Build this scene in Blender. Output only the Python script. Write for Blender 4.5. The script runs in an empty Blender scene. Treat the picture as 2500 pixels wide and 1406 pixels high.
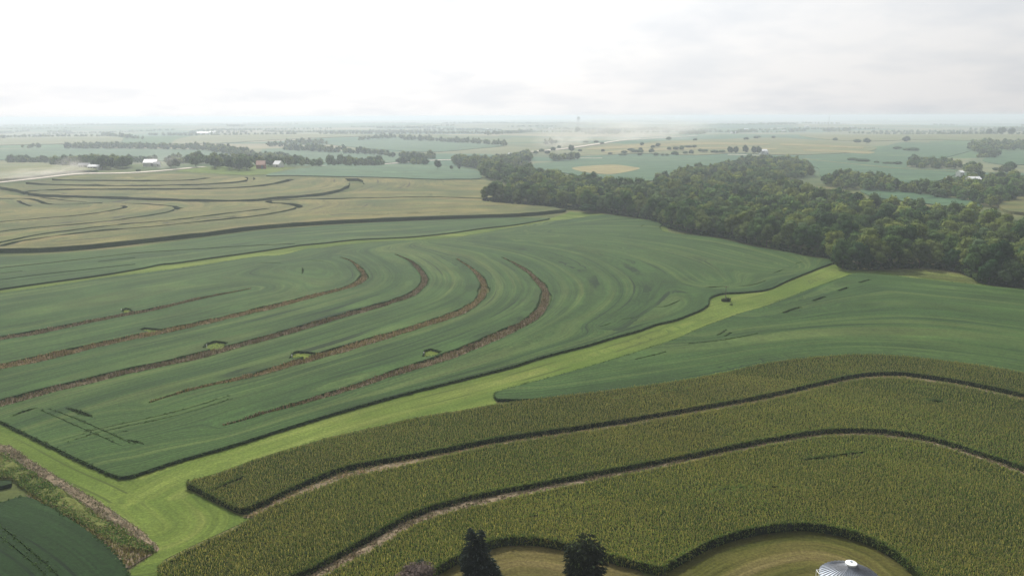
import bpy, math, random
import numpy as np
from mathutils import Matrix, Vector
from mathutils.geometry import delaunay_2d_cdt

rng = np.random.default_rng(7)
random.seed(7)
scene = bpy.context.scene
COL = scene.collection
R = math.radians

# ------------------------------------------------------------------ camera
CAM_H = 78.0
PITCH, ROLL, FPX = R(12.16), R(0.17), 1944.0
cam_data = bpy.data.cameras.new("camera")
cam = bpy.data.objects.new("camera", cam_data)
COL.objects.link(cam)
cam_data.sensor_width = 36.0
cam_data.lens = FPX / 2500.0 * 36.0
cam_data.clip_start = 1.0
cam_data.clip_end = 200000.0
CAMROT = Matrix.Rotation(math.pi / 2 - PITCH, 3, 'X') @ Matrix.Rotation(-ROLL, 3, 'Z')
cam.matrix_world = Matrix.Translation((0, 0, CAM_H)) @ CAMROT.to_4x4()
scene.camera = cam
CR = np.array(CAMROT)

# ------------------------------------------------------------------ light
SUN_AZ, SUN_EL = R(-20), R(44)          # azimuth from the view direction (+Y), negative = left
sd = bpy.data.lights.new("sun", 'SUN')
sd.energy = 4.3
sd.angle = R(2.5)
sd.color = (1.0, 0.955, 0.88)
sun = bpy.data.objects.new("sun", sd)
COL.objects.link(sun)
sun_dir = Vector((math.sin(SUN_AZ) * math.cos(SUN_EL), math.cos(SUN_AZ) * math.cos(SUN_EL), math.sin(SUN_EL)))
sun.rotation_euler = sun_dir.to_track_quat('Z', 'Y').to_euler()
sun.location = (0, 0, 300)

world = bpy.data.worlds.new("World")
scene.world = world
world.use_nodes = True
wt = world.node_tree
wt.nodes.clear()
def wn(t, **k):
    n = wt.nodes.new(t)
    for a, b in k.items():
        setattr(n, a, b)
    return n
w_out = wn('ShaderNodeOutputWorld')
w_bg = wn('ShaderNodeBackground')
w_bg.inputs['Strength'].default_value = 0.1
w_sky = wn('ShaderNodeTexSky', sky_type='NISHITA', sun_disc=False)
w_sky.sun_elevation = SUN_EL
w_sky.sun_rotation = SUN_AZ
w_sky.dust_density = 4.0
w_tc = wn('ShaderNodeTexCoord')
# cloud sheet: direction projected on a plane above, so the cloud patches flatten towards the horizon
w_sep = wn('ShaderNodeSeparateXYZ')
w_mz = wn('ShaderNodeMath', operation='MAXIMUM'); w_mz.inputs[1].default_value = 0.0
w_az = wn('ShaderNodeMath', operation='ADD'); w_az.inputs[1].default_value = 0.22
w_dx = wn('ShaderNodeMath', operation='DIVIDE')
w_dy = wn('ShaderNodeMath', operation='DIVIDE')
w_cmb = wn('ShaderNodeCombineXYZ')
L = wt.links.new
L(w_tc.outputs['Generated'], w_sep.inputs[0])
L(w_sep.outputs['Z'], w_mz.inputs[0]); L(w_mz.outputs[0], w_az.inputs[0])
L(w_sep.outputs['X'], w_dx.inputs[0]); L(w_az.outputs[0], w_dx.inputs[1])
L(w_sep.outputs['Y'], w_dy.inputs[0]); L(w_az.outputs[0], w_dy.inputs[1])
L(w_dx.outputs[0], w_cmb.inputs[0]); L(w_dy.outputs[0], w_cmb.inputs[1])
w_noise = wn('ShaderNodeTexNoise'); w_noise.inputs['Scale'].default_value = 2.1
w_noise.inputs['Detail'].default_value = 6; w_noise.inputs['Roughness'].default_value = 0.55
L(w_cmb.outputs[0], w_noise.inputs['Vector'])
w_ramp = wn('ShaderNodeValToRGB')
w_ramp.color_ramp.elements[0].position = 0.34; w_ramp.color_ramp.elements[0].color = (9.0, 9.25, 9.6, 1)
w_ramp.color_ramp.elements[1].position = 0.56; w_ramp.color_ramp.elements[1].color = (10.2, 10.2, 10.25, 1)
L(w_noise.outputs['Fac'], w_ramp.inputs['Fac'])
# thin cloud is brighter round the sun, greyer away from it
w_dot = wn('ShaderNodeVectorMath', operation='DOT_PRODUCT')
L(w_tc.outputs['Generated'], w_dot.inputs[0]); w_dot.inputs[1].default_value = tuple(sun_dir)
w_mr = wn('ShaderNodeMapRange'); w_mr.inputs['From Min'].default_value = -0.15; w_mr.inputs['From Max'].default_value = 0.75
w_mr.inputs['To Min'].default_value = 0.14; w_mr.inputs['To Max'].default_value = 1.0
L(w_dot.outputs['Value'], w_mr.inputs['Value'])
w_mul = wn('ShaderNodeVectorMath', operation='SCALE')
L(w_ramp.outputs['Color'], w_mul.inputs[0]); L(w_mr.outputs[0], w_mul.inputs['Scale'])
w_mix = wn('ShaderNodeMixRGB'); w_mix.inputs['Fac'].default_value = 0.9
L(w_sky.outputs[0], w_mix.inputs[1]); L(w_mul.outputs[0], w_mix.inputs[2])
L(w_mix.outputs[0], w_bg.inputs['Color']); L(w_bg.outputs[0], w_out.inputs['Surface'])

scene.view_settings.view_transform = 'Standard'
scene.view_settings.look = 'None'
scene.view_settings.exposure = 0.14
scene.view_settings.gamma = 1.0
try:
    scene.cycles.use_denoising = True
    scene.cycles.max_bounces = 6
    scene.cycles.diffuse_bounces = 2
    scene.cycles.transmission_bounces = 3
    scene.cycles.volume_bounces = 1
    scene.cycles.volume_max_steps = 64
    scene.cycles.transparent_max_bounces = 6
except Exception:
    pass

# ------------------------------------------------------------------ terrain function and pixel <-> ground
def smooth(a, b, x):
    t = np.clip((x - a) / (b - a), 0, 1)
    return t * t * (3 - 2 * t)

def terrain(x, y):
    x = np.asarray(x, float); y = np.asarray(y, float)
    r = np.hypot(x, y)
    n1 = np.sin(x / 150 + 0.4) * np.cos(y / 190 + 0.8)
    n2 = np.sin(x / 390 + 1.1 + 0.6 * np.sin(y / 700)) * np.cos(y / 430 - 0.5)
    n3 = np.sin(x / 900 + y / 2300 + 0.3) * np.cos(y / 620 + 0.7 * np.sin(x / 1300))
    n4 = np.sin(x / 2100 + 1.9 * np.sin(y / 5200)) + 0.8 * np.cos(y / 900 + 1.2 * np.sin(x / 1700))
    n5 = np.cos(y / 560 + 1.7 * np.sin(x / 1100 + 2)) * np.sin(x / 760 + 2.0)
    z = 1.2 * n1 * smooth(150, 400, r)
    z = z + 2.6 * n2 * smooth(250, 900, r)
    z = z + 4.5 * n3 * smooth(900, 2200, r)
    z = z + 12.0 * n4 * smooth(2500, 6500, r) + 5.0 * n5 * smooth(2600, 5200, r)
    for hx, hy, hh, sx, sy in ((-420, 1010, 19.0, 330, 260), (420, 2050, 17.0, 700, 420), (-700, 2900, 18.0, 800, 420), (1500, 2600, 16.0, 700, 500)):
        z = z + hh * np.exp(-((x - hx) / sx) ** 2 - ((y - hy) / sy) ** 2)
    return z

def unproj(p):
    """pixels of the 2500x1406 photograph -> ground points (xyz)"""
    p = np.asarray(p, float).reshape(-1, 2)
    d = np.stack([(p[:, 0] - 1250) / FPX, (703 - p[:, 1]) / FPX, -np.ones(len(p))], 1) @ CR.T
    d[:, 2] = np.minimum(d[:, 2], -0.0022)
    d = d / np.linalg.norm(d[:, :2], axis=1)[:, None]
    ts = 60 * (1.02 ** np.arange(0, 345))
    T0 = np.zeros(len(p)); T1 = np.zeros(len(p)); done = np.zeros(len(p), bool)
    prev = 0.0
    for t in ts:
        h = CAM_H + t * d[:, 2] - terrain(t * d[:, 0], t * d[:, 1])
        hit = (h < 0) & ~done
        T0[hit] = prev; T1[hit] = t; done |= hit
        prev = t
    T0[~done] = ts[-1]; T1[~done] = ts[-1]
    for _ in range(24):
        m = 0.5 * (T0 + T1)
        h = CAM_H + m * d[:, 2] - terrain(m * d[:, 0], m * d[:, 1])
        T0 = np.where(h > 0, m, T0); T1 = np.where(h > 0, T1, m)
    x, y = T1 * d[:, 0], T1 * d[:, 1]
    return np.stack([x, y, terrain(x, y)], 1)

def to_px(W):
    d = (np.asarray(W, float) - np.array([0, 0, CAM_H])) @ CR
    return np.stack([1250 + FPX * d[:, 0] / -d[:, 2], 703 - FPX * d[:, 1] / -d[:, 2]], 1)

def lift(P, h):
    """pixels where the TOP of something h metres tall is seen -> pixels of the ground below it"""
    W = unproj(P)
    for _ in range(6):      # move out towards the camera until the raised point falls on the ray
        k = (CAM_H - W[:, 2] - h) / (CAM_H - W[:, 2])
        G = unproj(P) * np.array([1, 1, 1]); x, y = G[:, 0] * k, G[:, 1] * k
        W = np.stack([x, y, terrain(x, y)], 1)
    return [tuple(q) for q in to_px(W)]

def gz(x, y):
    return float(terrain(x, y))

# ------------------------------------------------------------------ object helpers
def tag(o, label=None, cat=None, group=None, kind=None):
    if label: o['label'] = label
    if cat: o['category'] = cat
    if group: o['group'] = group
    if kind: o['kind'] = kind
    return o

def mesh_np(name, V, F, mats, mi=None, smooth_=False, attrs=None, uniform=None):
    """V (n,3); F list of tuples or an (m,k) array"""
    me = bpy.data.meshes.new(name)
    V = np.asarray(V, np.float32)
    if isinstance(F, np.ndarray):
        k = F.shape[1]; tot = np.full(len(F), k, np.int32); li = F.ravel().astype(np.int32)
    else:
        tot = np.array([len(f) for f in F], np.int32); li = np.array([i for f in F for i in f], np.int32)
    me.vertices.add(len(V)); me.vertices.foreach_set('co', V.ravel())
    me.loops.add(len(li)); me.loops.foreach_set('vertex_index', li)
    st = np.zeros(len(tot), np.int32); st[1:] = np.cumsum(tot)[:-1]
    me.polygons.add(len(tot)); me.polygons.foreach_set('loop_start', st); me.polygons.foreach_set('loop_total', tot)
    for m in (mats if isinstance(mats, (list, tuple)) else [mats]):
        me.materials.append(m)
    if mi is not None:
        me.polygons.foreach_set('material_index', np.asarray(mi, np.int32))
    me.update(calc_edges=True)
    me.polygons.foreach_set('use_smooth', np.full(len(tot), bool(smooth_)) if np.isscalar(smooth_) else smooth_)
    for an, (dom, typ, data) in (attrs or {}).items():
        a = me.attributes.new(an, typ, dom)
        key = {'FLOAT': 'value', 'FLOAT_VECTOR': 'vector', 'FLOAT_COLOR': 'color'}[typ]
        a.data.foreach_set(key, np.asarray(data, np.float32).ravel())
    return me

def link(name, me, parent=None, loc=None):
    o = bpy.data.objects.new(name, me); COL.objects.link(o)
    if parent is not None: o.parent = parent
    if loc is not None: o.location = loc
    return o

def empty(name, loc, rz=0):
    o = bpy.data.objects.new(name, None); COL.objects.link(o)
    o.location = loc; o.rotation_euler = (0, 0, rz); o.empty_display_size = 1
    return o

class MB:
    """collects boxes, tubes, cones; build() links them as one mesh"""
    def __init__(s): s.v = []; s.f = []; s.m = []
    def add(s, V, F, m=0):
        b = len(s.v); s.v += [tuple(v) for v in V]; s.f += [tuple(b + i for i in f) for f in F]; s.m += [m] * len(F); return s
    def box(s, c, d, rz=0, m=0):
        x, y, z = [q / 2 for q in d]; ca, sa = math.cos(rz), math.sin(rz)
        V = []
        for sx, sy, sz in ((-1,-1,-1),(1,-1,-1),(1,1,-1),(-1,1,-1),(-1,-1,1),(1,-1,1),(1,1,1),(-1,1,1)):
            px, py = sx * x, sy * y
            V.append((c[0] + px * ca - py * sa, c[1] + px * sa + py * ca, c[2] + sz * z))
        return s.add(V, [(0,3,2,1),(4,5,6,7),(0,1,5,4),(1,2,6,5),(2,3,7,6),(3,0,4,7)], m)
    def tube(s, a, b, r0, r1=None, n=8, m=0, cap=True):
        r1 = r0 if r1 is None else r1
        a = Vector(a); b = Vector(b); d = (b - a).normalized()
        u = d.orthogonal().normalized(); w = d.cross(u)
        V = []
        for p, r in ((a, r0), (b, r1)):
            for i in range(n):
                t = 2 * math.pi * i / n
                V.append(p + (u * math.cos(t) + w * math.sin(t)) * r)
        F = [(i, (i + 1) % n, n + (i + 1) % n, n + i) for i in range(n)]
        if cap: F += [tuple(range(n - 1, -1, -1)), tuple(range(n, 2 * n))]
        return s.add(V, F, m)
    def lathe(s, c, prof, n=32, m=0):
        V = []; F = []
        for r, z in prof:
            for i in range(n):
                t = 2 * math.pi * i / n
                V.append((c[0] + r * math.cos(t), c[1] + r * math.sin(t), c[2] + z))
        for k in range(len(prof) - 1):
            for i in range(n):
                j = (i + 1) % n
                F.append((k * n + i, k * n + j, (k + 1) * n + j, (k + 1) * n + i))
        return s.add(V, F, m)
    def build(s, name, mats, parent=None, smooth_=False, loc=None):
        me = mesh_np(name, np.array([tuple(v) for v in s.v]), s.f, mats, s.m, smooth_)
        return link(name, me, parent, loc)

# ------------------------------------------------------------------ materials
class NT:
    def __init__(s, name, rough=0.8, spec=0.2):
        s.mat = bpy.data.materials.new(name); s.mat.use_nodes = True
        s.t = s.mat.node_tree; s.b = s.t.nodes['Principled BSDF']
        s.b.inputs['Roughness'].default_value = rough
        s.b.inputs['Specular IOR Level'].default_value = spec
        s.out = s.t.nodes['Material Output']
    def n(s, t, **k):
        x = s.t.nodes.new(t)
        for a, b in k.items(): setattr(x, a, b)
        return x
    def l(s, a, b): s.t.links.new(a, b)
    def pos(s): return s.n('ShaderNodeNewGeometry').outputs['Position']
    def attr(s, name): return s.n('ShaderNodeAttribute', attribute_name=name)
    def mapping(s, src, scale, rot=(0, 0, 0), loc=(0, 0, 0)):
        m = s.n('ShaderNodeMapping'); m.inputs['Scale'].default_value = scale
        m.inputs['Rotation'].default_value = rot; m.inputs['Location'].default_value = loc
        s.l(src, m.inputs['Vector']); return m.outputs[0]
    def noise(s, vec, scale=1, detail=4, rough=0.6, dist=0):
        x = s.n('ShaderNodeTexNoise'); s.l(vec, x.inputs['Vector'])
        x.inputs['Scale'].default_value = scale; x.inputs['Detail'].default_value = detail
        x.inputs['Roughness'].default_value = rough; x.inputs['Distortion'].default_value = dist
        return x.outputs['Fac']
    def ramp(s, fac, stops):
        r = s.n('ShaderNodeValToRGB'); s.l(fac, r.inputs['Fac'])
        e = r.color_ramp.elements
        while len(e) < len(stops): e.new(0.5)
        for q, (p, c) in zip(e, stops):
            q.position = p; q.color = (*c, 1) if not np.isscalar(c) else (c, c, c, 1)
        return r.outputs['Color']
    def mix(s, fac, a, b, mode='MIX'):
        x = s.n('ShaderNodeMixRGB', blend_type=mode)
        for k, v in (('Fac', fac), ('Color1', a), ('Color2', b)):
            if isinstance(v, (int, float)): x.inputs[k].default_value = v if k == 'Fac' else (v, v, v, 1)
            elif isinstance(v, tuple): x.inputs[k].default_value = (*v, 1)
            else: s.l(v, x.inputs[k])
        return x.outputs[0]
    def bump(s, h, strength, dist=0.3):
        x = s.n('ShaderNodeBump'); s.l(h, x.inputs['Height'])
        x.inputs['Strength'].default_value = strength; x.inputs['Distance'].default_value = dist
        s.l(x.outputs[0], s.b.inputs['Normal']); return x.outputs[0]
    def base(s, c):
        if isinstance(c, tuple): s.b.inputs['Base Color'].default_value = (*c, 1)
        else: s.l(c, s.b.inputs['Base Color'])
    def translucent(s, col, fac):
        t = s.n('ShaderNodeBsdfTranslucent'); m = s.n('ShaderNodeMixShader')
        if isinstance(col, tuple): t.inputs['Color'].default_value = (*col, 1)
        else: s.l(col, t.inputs['Color'])
        m.inputs[0].default_value = fac
        s.l(s.b.outputs[0], m.inputs[1]); s.l(t.outputs[0], m.inputs[2]); s.l(m.outputs[0], s.out.inputs['Surface'])

def plain(name, c, rough=0.6, spec=0.3, metal=0.0, var=0.25, scale=2.0):
    m = NT(name, rough, spec); m.b.inputs['Metallic'].default_value = metal
    n = m.noise(m.pos(), scale, 5)
    lo = tuple(q * (1 - var) for q in c); hi = tuple(min(1, q * (1 + var)) for q in c)
    m.base(m.ramp(n, [(0.3, lo), (0.7, hi)])); return m.mat

def crop_mat(name, c_dark, c_mid, c_light, c_soil, streak=0.5, grain=1.0, patch=None, across=1.0, grain_amt=0.4, lines=True, rough=0.75, spec=0.25, bumpd=0.35):
    """a crop canopy seen from above: bands and row lines follow the planting rows (attribute 'rows' = metres across, metres along)"""
    m = NT(name, rough, spec)
    rows = m.attr('rows').outputs['Vector']
    band = m.noise(m.mapping(rows, (0.085 * across, 0.0055, 0)), 1, 4, 0.6)
    col = m.ramp(band, [(0.36, c_dark), (0.5, c_mid), (0.66, c_light)])
    fine = m.noise(m.mapping(rows, (0.42 * across, 0.018, 0), loc=(5, 3, 0)), 1, 3, 0.55)
    col = m.mix(streak, col, m.ramp(fine, [(0.36, 0.5), (0.5, 0.98), (0.64, 1.45)]), 'MULTIPLY')
    thin = m.noise(m.mapping(rows, (1.25 * across, 0.03, 0), loc=(2, 8, 0)), 1, 2, 0.5)
    col = m.mix(streak * 0.8, col, m.ramp(thin, [(0.34, 0.55), (0.5, 1.0), (0.66, 1.35)]), 'MULTIPLY')
    blot = m.noise(m.pos(), 0.035, 4, 0.6)
    col = m.mix(0.55, col, m.ramp(blot, [(0.35, 0.72), (0.5, 1.0), (0.66, 1.28)]), 'MULTIPLY')
    if patch:
        big = m.noise(m.pos(), 0.012, 5, 0.6)
        col = m.mix(m.ramp(big, [(0.46, 0.0), (0.66, 0.75)]), col, patch)
    g = m.noise(m.pos(), 1.1 * grain, 6, 0.8)
    col = m.mix(grain_amt, col, m.ramp(g, [(0.36, 0.25), (0.5, 0.95), (0.64, 1.75)]), 'MULTIPLY')
    if lines:
        ln = m.noise(m.mapping(rows, (0.34 * across, 0.006, 0), loc=(11, 7, 0)), 1, 2, 0.4)
        lb = m.noise(m.mapping(rows, (0.06, 0.03, 0), loc=(1, 9, 0)), 1, 2, 0.5)
        lm = m.mix(1.0, m.ramp(ln, [(0.335, 1.0), (0.365, 0.0)]), m.ramp(lb, [(0.40, 0.0), (0.50, 0.85)]), 'MULTIPLY')
        col = m.mix(lm, col, c_soil)
    m.base(col)
    h = m.mix(0.5, g, fine)
    m.bump(h, 0.8, bumpd)
    return m.mat

M = {}
M['soy'] = crop_mat('soybean_canopy', (0.025, 0.055, 0.014), (0.036, 0.072, 0.017), (0.072, 0.104, 0.028), (0.010, 0.022, 0.008), streak=0.36, spec=0.05, rough=0.8)
M['soy_dark'] = crop_mat('soybean_dark_canopy', (0.012, 0.030, 0.008), (0.016, 0.038, 0.010), (0.022, 0.046, 0.012), (0.006, 0.014, 0.006), streak=0.35, across=1.4, spec=0.04)
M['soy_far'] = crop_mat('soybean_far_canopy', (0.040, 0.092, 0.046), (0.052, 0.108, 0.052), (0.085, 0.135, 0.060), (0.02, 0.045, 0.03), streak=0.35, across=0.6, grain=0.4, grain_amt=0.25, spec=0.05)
M['corn_mid'] = crop_mat('corn_tassel_canopy', (0.088, 0.106, 0.032), (0.134, 0.129, 0.042), (0.188, 0.156, 0.058), (0.03, 0.035, 0.02), streak=0.35, grain=1.1, patch=(0.045, 0.072, 0.022), across=0.7, grain_amt=0.55, bumpd=0.8, spec=0.05, rough=0.8)
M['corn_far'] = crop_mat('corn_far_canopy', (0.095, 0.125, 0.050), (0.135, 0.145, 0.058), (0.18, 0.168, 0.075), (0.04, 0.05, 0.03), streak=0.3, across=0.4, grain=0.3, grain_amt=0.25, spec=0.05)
M['stubble'] = crop_mat('cut_hay_ground', (0.165, 0.15, 0.062), (0.22, 0.19, 0.08), (0.28, 0.235, 0.10), (0.12, 0.11, 0.05), streak=0.4, grain=0.3, spec=0.05)
M['corn_side'] = crop_mat('corn_leaf_side', (0.040, 0.072, 0.026), (0.055, 0.090, 0.032), (0.070, 0.105, 0.038), (0.02, 0.03, 0.01), streak=0.2, grain=1.5, grain_amt=0.6, lines=False, spec=0.0)
M['corn_shade_floor'] = crop_mat('corn_inner_shade', (0.014, 0.024, 0.005), (0.022, 0.034, 0.008), (0.036, 0.045, 0.012), (0.02, 0.025, 0.01), streak=0.4, grain=2.0, grain_amt=0.7, lines=False, spec=0.0, rough=1.0)  # shade between the leaves is put into this very dark colour
M['mown'] = crop_mat('mown_grass', (0.070, 0.108, 0.020), (0.106, 0.146, 0.028), (0.158, 0.182, 0.046), (0.055, 0.075, 0.018), streak=0.22, across=1.6, grain=1.4, grain_amt=0.45, patch=(0.058, 0.105, 0.014), rough=0.9, spec=0.05, bumpd=0.12)
M['rough_grass'] = crop_mat('rough_grass', (0.075, 0.100, 0.024), (0.115, 0.130, 0.038), (0.19, 0.165, 0.075), (0.05, 0.06, 0.02), streak=0.5, across=1.0, grain=1.0, grain_amt=0.6, rough=0.95, spec=0.03, bumpd=0.3)
M['lawn'] = crop_mat('dry_lawn', (0.045, 0.052, 0.010), (0.078, 0.074, 0.020), (0.145, 0.118, 0.050), (0.05, 0.045, 0.018), streak=0.45, across=2.2, grain=1.5, grain_amt=0.5, patch=(0.135, 0.105, 0.045), rough=0.95, spec=0.03, bumpd=0.08)
M['gravel'] = plain('pale_gravel', (0.62, 0.56, 0.48), 0.95, 0.1, var=0.12, scale=0.3)
M['soil'] = plain('bare_soil', (0.19, 0.15, 0.10), 0.95, 0.05, var=0.35, scale=1.2)
M['white_metal'] = plain('white_painted_metal', (0.82, 0.83, 0.84), 0.4, 0.4, var=0.05)
M['grey_metal'] = plain('galvanised_sheet', (0.30, 0.35, 0.42), 0.5, 0.5, metal=0.3, var=0.18, scale=1.5)
M['dull_metal'] = plain('weathered_steel', (0.16, 0.17, 0.19), 0.6, 0.4, metal=0.3)
M['white_wall'] = plain('white_siding', (0.74, 0.74, 0.72), 0.7, 0.2, var=0.06)
M['red_wall'] = plain('faded_red_boards', (0.30, 0.13, 0.10), 0.8, 0.1)
M['red_roof'] = plain('rusty_red_roof', (0.45, 0.27, 0.22), 0.7, 0.2)
M['grey_roof'] = plain('grey_shingle_roof', (0.30, 0.31, 0.33), 0.8, 0.1)
M['window'] = plain('dark_window_glass', (0.04, 0.05, 0.06), 0.15, 0.5)
M['wood_pole'] = plain('weathered_pole_timber', (0.16, 0.13, 0.10), 0.85, 0.1)
M['bark'] = plain('tree_bark', (0.11, 0.09, 0.07), 0.9, 0.05, scale=3)
M['white_plastic'] = plain('white_plastic_pipe', (0.8, 0.8, 0.78), 0.5, 0.3, var=0.05)

def leaf_mat(name, rough=0.6, spec=0.3, trans=0.25, tint=(1.1, 1.15, 0.6)):
    m = NT(name, rough, spec)
    c = m.attr('tint').outputs['Color']
    oi = m.n('ShaderNodeObjectInfo')
    v = m.ramp(oi.outputs['Random'], [(0.0, (0.78, 0.84, 0.86)), (0.5, (1.0, 1.0, 1.0)), (1.0, (1.28, 1.25, 1.0))])
    col = m.mix(1.0, c, v, 'MULTIPLY')
    m.base(col)
    m.translucent(m.mix(1.0, col, tint, 'MULTIPLY'), trans)
    return m.mat
M['leaf'] = leaf_mat('leaf_foliage', 0.85, 0.05, 0.12, (1.0, 1.15, 0.6))
M['corn_leaf'] = leaf_mat('corn_leaves', 0.6, 0.12, 0.42, (1.25, 1.35, 0.5))
M['needle'] = leaf_mat('needle_foliage', 0.9, 0.02, 0.03)
M['grass_blade'] = leaf_mat('tall_grass_blades', 0.8, 0.1, 0.3, (1.1, 1.0, 0.8))

# ------------------------------------------------------------------ polyline tools
def catmull(P, n=6, closed=False, tension=0.5):
    P = np.asarray(P, float)
    k = len(P)
    out = []
    rngi = range(k) if closed else range(k - 1)
    for i in rngi:
        p0 = P[(i - 1) % k] if closed or i > 0 else P[0]
        p1 = P[i]; p2 = P[(i + 1) % k]
        p3 = P[(i + 2) % k] if closed or i + 2 < k else P[-1]
        for j in range(n):
            t = j / n
            m1 = tension * (p2 - p0); m2 = tension * (p3 - p1)
            # keep tangents short where the spacing is uneven
            s = np.linalg.norm(p2 - p1)
            for q in (m1, m2):
                l = np.linalg.norm(q)
                if l > 1.0 * s and l > 0: q *= 1.0 * s / l
            out.append((2*t**3-3*t**2+1)*p1 + (t**3-2*t**2+t)*m1 + (-2*t**3+3*t**2)*p2 + (t**3-t**2)*m2)
    if not closed: out.append(P[-1])
    return np.array(out)

def inpoly(P, poly):
    P = np.asarray(P); x, y = P[:, 0], P[:, 1]
    c = np.zeros(len(P), bool)
    j = len(poly) - 1
    for i in range(len(poly)):
        xi, yi = poly[i][0], poly[i][1]; xj, yj = poly[j][0], poly[j][1]
        if yi != yj:
            c ^= ((yi > y) != (yj > y)) & (x < (xj - xi) * (y - yi) / (yj - yi) + xi)
        j = i
    return c

def resample(P, step):
    P = np.asarray(P, float)
    d = np.hypot(*(np.diff(P[:, :2], axis=0).T)); s = np.concatenate([[0], np.cumsum(d)])
    n = max(2, int(s[-1] / step) + 1)
    t = np.linspace(0, s[-1], n)
    return np.stack([np.interp(t, s, P[:, i]) for i in range(P.shape[1])], 1)

def rowcoords_smooth(P, guides):
    """ordered guide lines (metres across, line): a smooth across/along coordinate between them"""
    num = np.zeros(len(P)); den = np.zeros(len(P)); al = np.zeros(len(P))
    for U, g in guides:
        r = rowcoords(P, [g]); w = 1.0 / (r[:, 0] + 0.6) ** 1.6
        num += w * U; al += w * r[:, 1]; den += w
    return np.stack([num / den, al / den, np.zeros(len(P))], 1)

def rowcoords(P, guides):
    """distance to the nearest guide line and the length along it"""
    if len(guides) and isinstance(guides[0], tuple): return rowcoords_smooth(P, guides)
    best = np.full(len(P), 1e9); along = np.zeros(len(P)); off = 0.0
    for g in guides:
        A = g[:-1, :2]; B = g[1:, :2]; D = B - A; LL = np.maximum((D ** 2).sum(1), 1e-9)
        cum = np.concatenate([[0], np.cumsum(np.sqrt(LL))[:-1]])
        for s in range(0, len(P), 4000):
            q = P[s:s + 4000, None, :2] - A[None]
            t = np.clip((q * D).sum(2) / LL, 0, 1)
            e = q - t[..., None] * D
            dd = np.hypot(e[..., 0], e[..., 1]); k = dd.argmin(1); r_ = np.arange(len(k))
            dm = dd[r_, k]; al = cum[k] + t[r_, k] * np.sqrt(LL[k])
            b = best[s:s + 4000]; u = dm < b
            best[s:s + 4000][u] = dm[u]; along[s:s + 4000][u] = al[u] + off
        off += 137.0
    return np.stack([best, along, np.zeros(len(P))], 1)

def wnoise(x, y, s=0.02, seed=0):
    return (np.sin(x * s + 1.3 * seed + 1.7 * np.sin(y * s * 0.7 + seed)) + np.sin(y * s * 1.6 + 2.1 * seed + 1.3 * np.sin(x * s * 1.1)) + 0.6 * np.sin((x + y) * s * 2.9 + seed)) / 2.6

def ribbon_poly(px, width, taper=False, n=5, sp=4.0, swell=0.0):
    """pixel polyline -> closed world polygon of the given width in metres (a gap or strip)"""
    w = unproj(catmull(px, n))[:, :2]
    w = resample(w, max(sp, np.hypot(*w.mean(0)) * 0.012))
    d = np.gradient(w, axis=0); d /= np.maximum(np.hypot(d[:, 0], d[:, 1])[:, None], 1e-9)
    nrm = np.stack([-d[:, 1], d[:, 0]], 1)
    hw = np.full(len(w), width / 2.0)
    if width > 2.5: hw = hw * (1 + 0.28 * wnoise(w[:, 0], w[:, 1], 0.12, 2) + rng.uniform(-0.12, 0.12, len(w)))
    if swell: hw = hw * (1 + swell * (1 - smooth(0.35, 0.8, np.linspace(0, 1, len(w)))))
    if taper:
        k = max(2, len(w) // 4); f = np.ones(len(w))
        if taper != 3: f[:k] = np.linspace(0.15, 1, k)
        if taper >= 2: f[-k:] = np.minimum(f[-k:], np.linspace(1, 0.22, k))
        hw = hw * f
    return np.concatenate([w + nrm * hw[:, None], (w - nrm * hw[:, None])[::-1]]), w

def fieldmesh(poly_px, height, gaps=(), guides=(), step=(26, 9), smooth_poly=True, jitter=0.0, world_poly=None, base_drop=0.3):
    pp = catmull(poly_px, 4, closed=True) if smooth_poly else np.asarray(poly_px, float)
    wp = unproj(pp)[:, :2] if world_poly is None else world_poly
    lo = np.array(poly_px, float).min(0); hi = np.array(poly_px, float).max(0)
    gx, gy = np.meshgrid(np.arange(lo[0], hi[0], step[0]), np.arange(max(lo[1], 292), hi[1], step[1]))
    gp = np.stack([gx.ravel(), gy.ravel()], 1) + rng.uniform(-2, 2, (gx.size, 2))
    gp = gp[inpoly(gp, pp)]
    gw = unproj(gp)[:, :2] if len(gp) else np.zeros((0, 2))
    keep = np.ones(len(gw), bool)
    verts = []; edges = []
    def ring(r):
        b = len(verts); verts.extend(map(tuple, r)); n = len(r)
        edges.extend([(b + i, b + (i + 1) % n) for i in range(n)])
    sz = np.hypot(*np.ptp(wp, axis=0))
    ring(wp)
    for g in gaps:
        ring(g); keep &= ~inpoly(gw, g)
    verts.extend(map(tuple, gw[keep]))
    V, E, F, ov, oe, of = delaunay_2d_cdt([Vector(v) for v in verts], edges, [], 0, 1e-4, False)
    V = np.array([tuple(v) for v in V]); F = np.array([tuple(f) for f in F if len(f) == 3])
    c = V[F].mean(1)
    ok = inpoly(c, wp)
    for g in gaps: ok &= ~inpoly(c, g)
    F = F[ok]
    # orient up
    a, b, d = V[F[:, 0]], V[F[:, 1]], V[F[:, 2]]
    cr = (b[:, 0]-a[:, 0])*(d[:, 1]-a[:, 1]) - (b[:, 1]-a[:, 1])*(d[:, 0]-a[:, 0])
    F[cr < 0] = F[cr < 0][:, ::-1]
    F = F[np.abs(cr) > 1e-6]
    # border edges
    ed = {}
    for f in F:
        for i in range(3):
            e = (int(f[i]), int(f[(i + 1) % 3])); k = (min(e), max(e))
            ed[k] = None if k in ed else e
    border = [e for e in ed.values() if e is not None]
    return V, F, border

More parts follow.
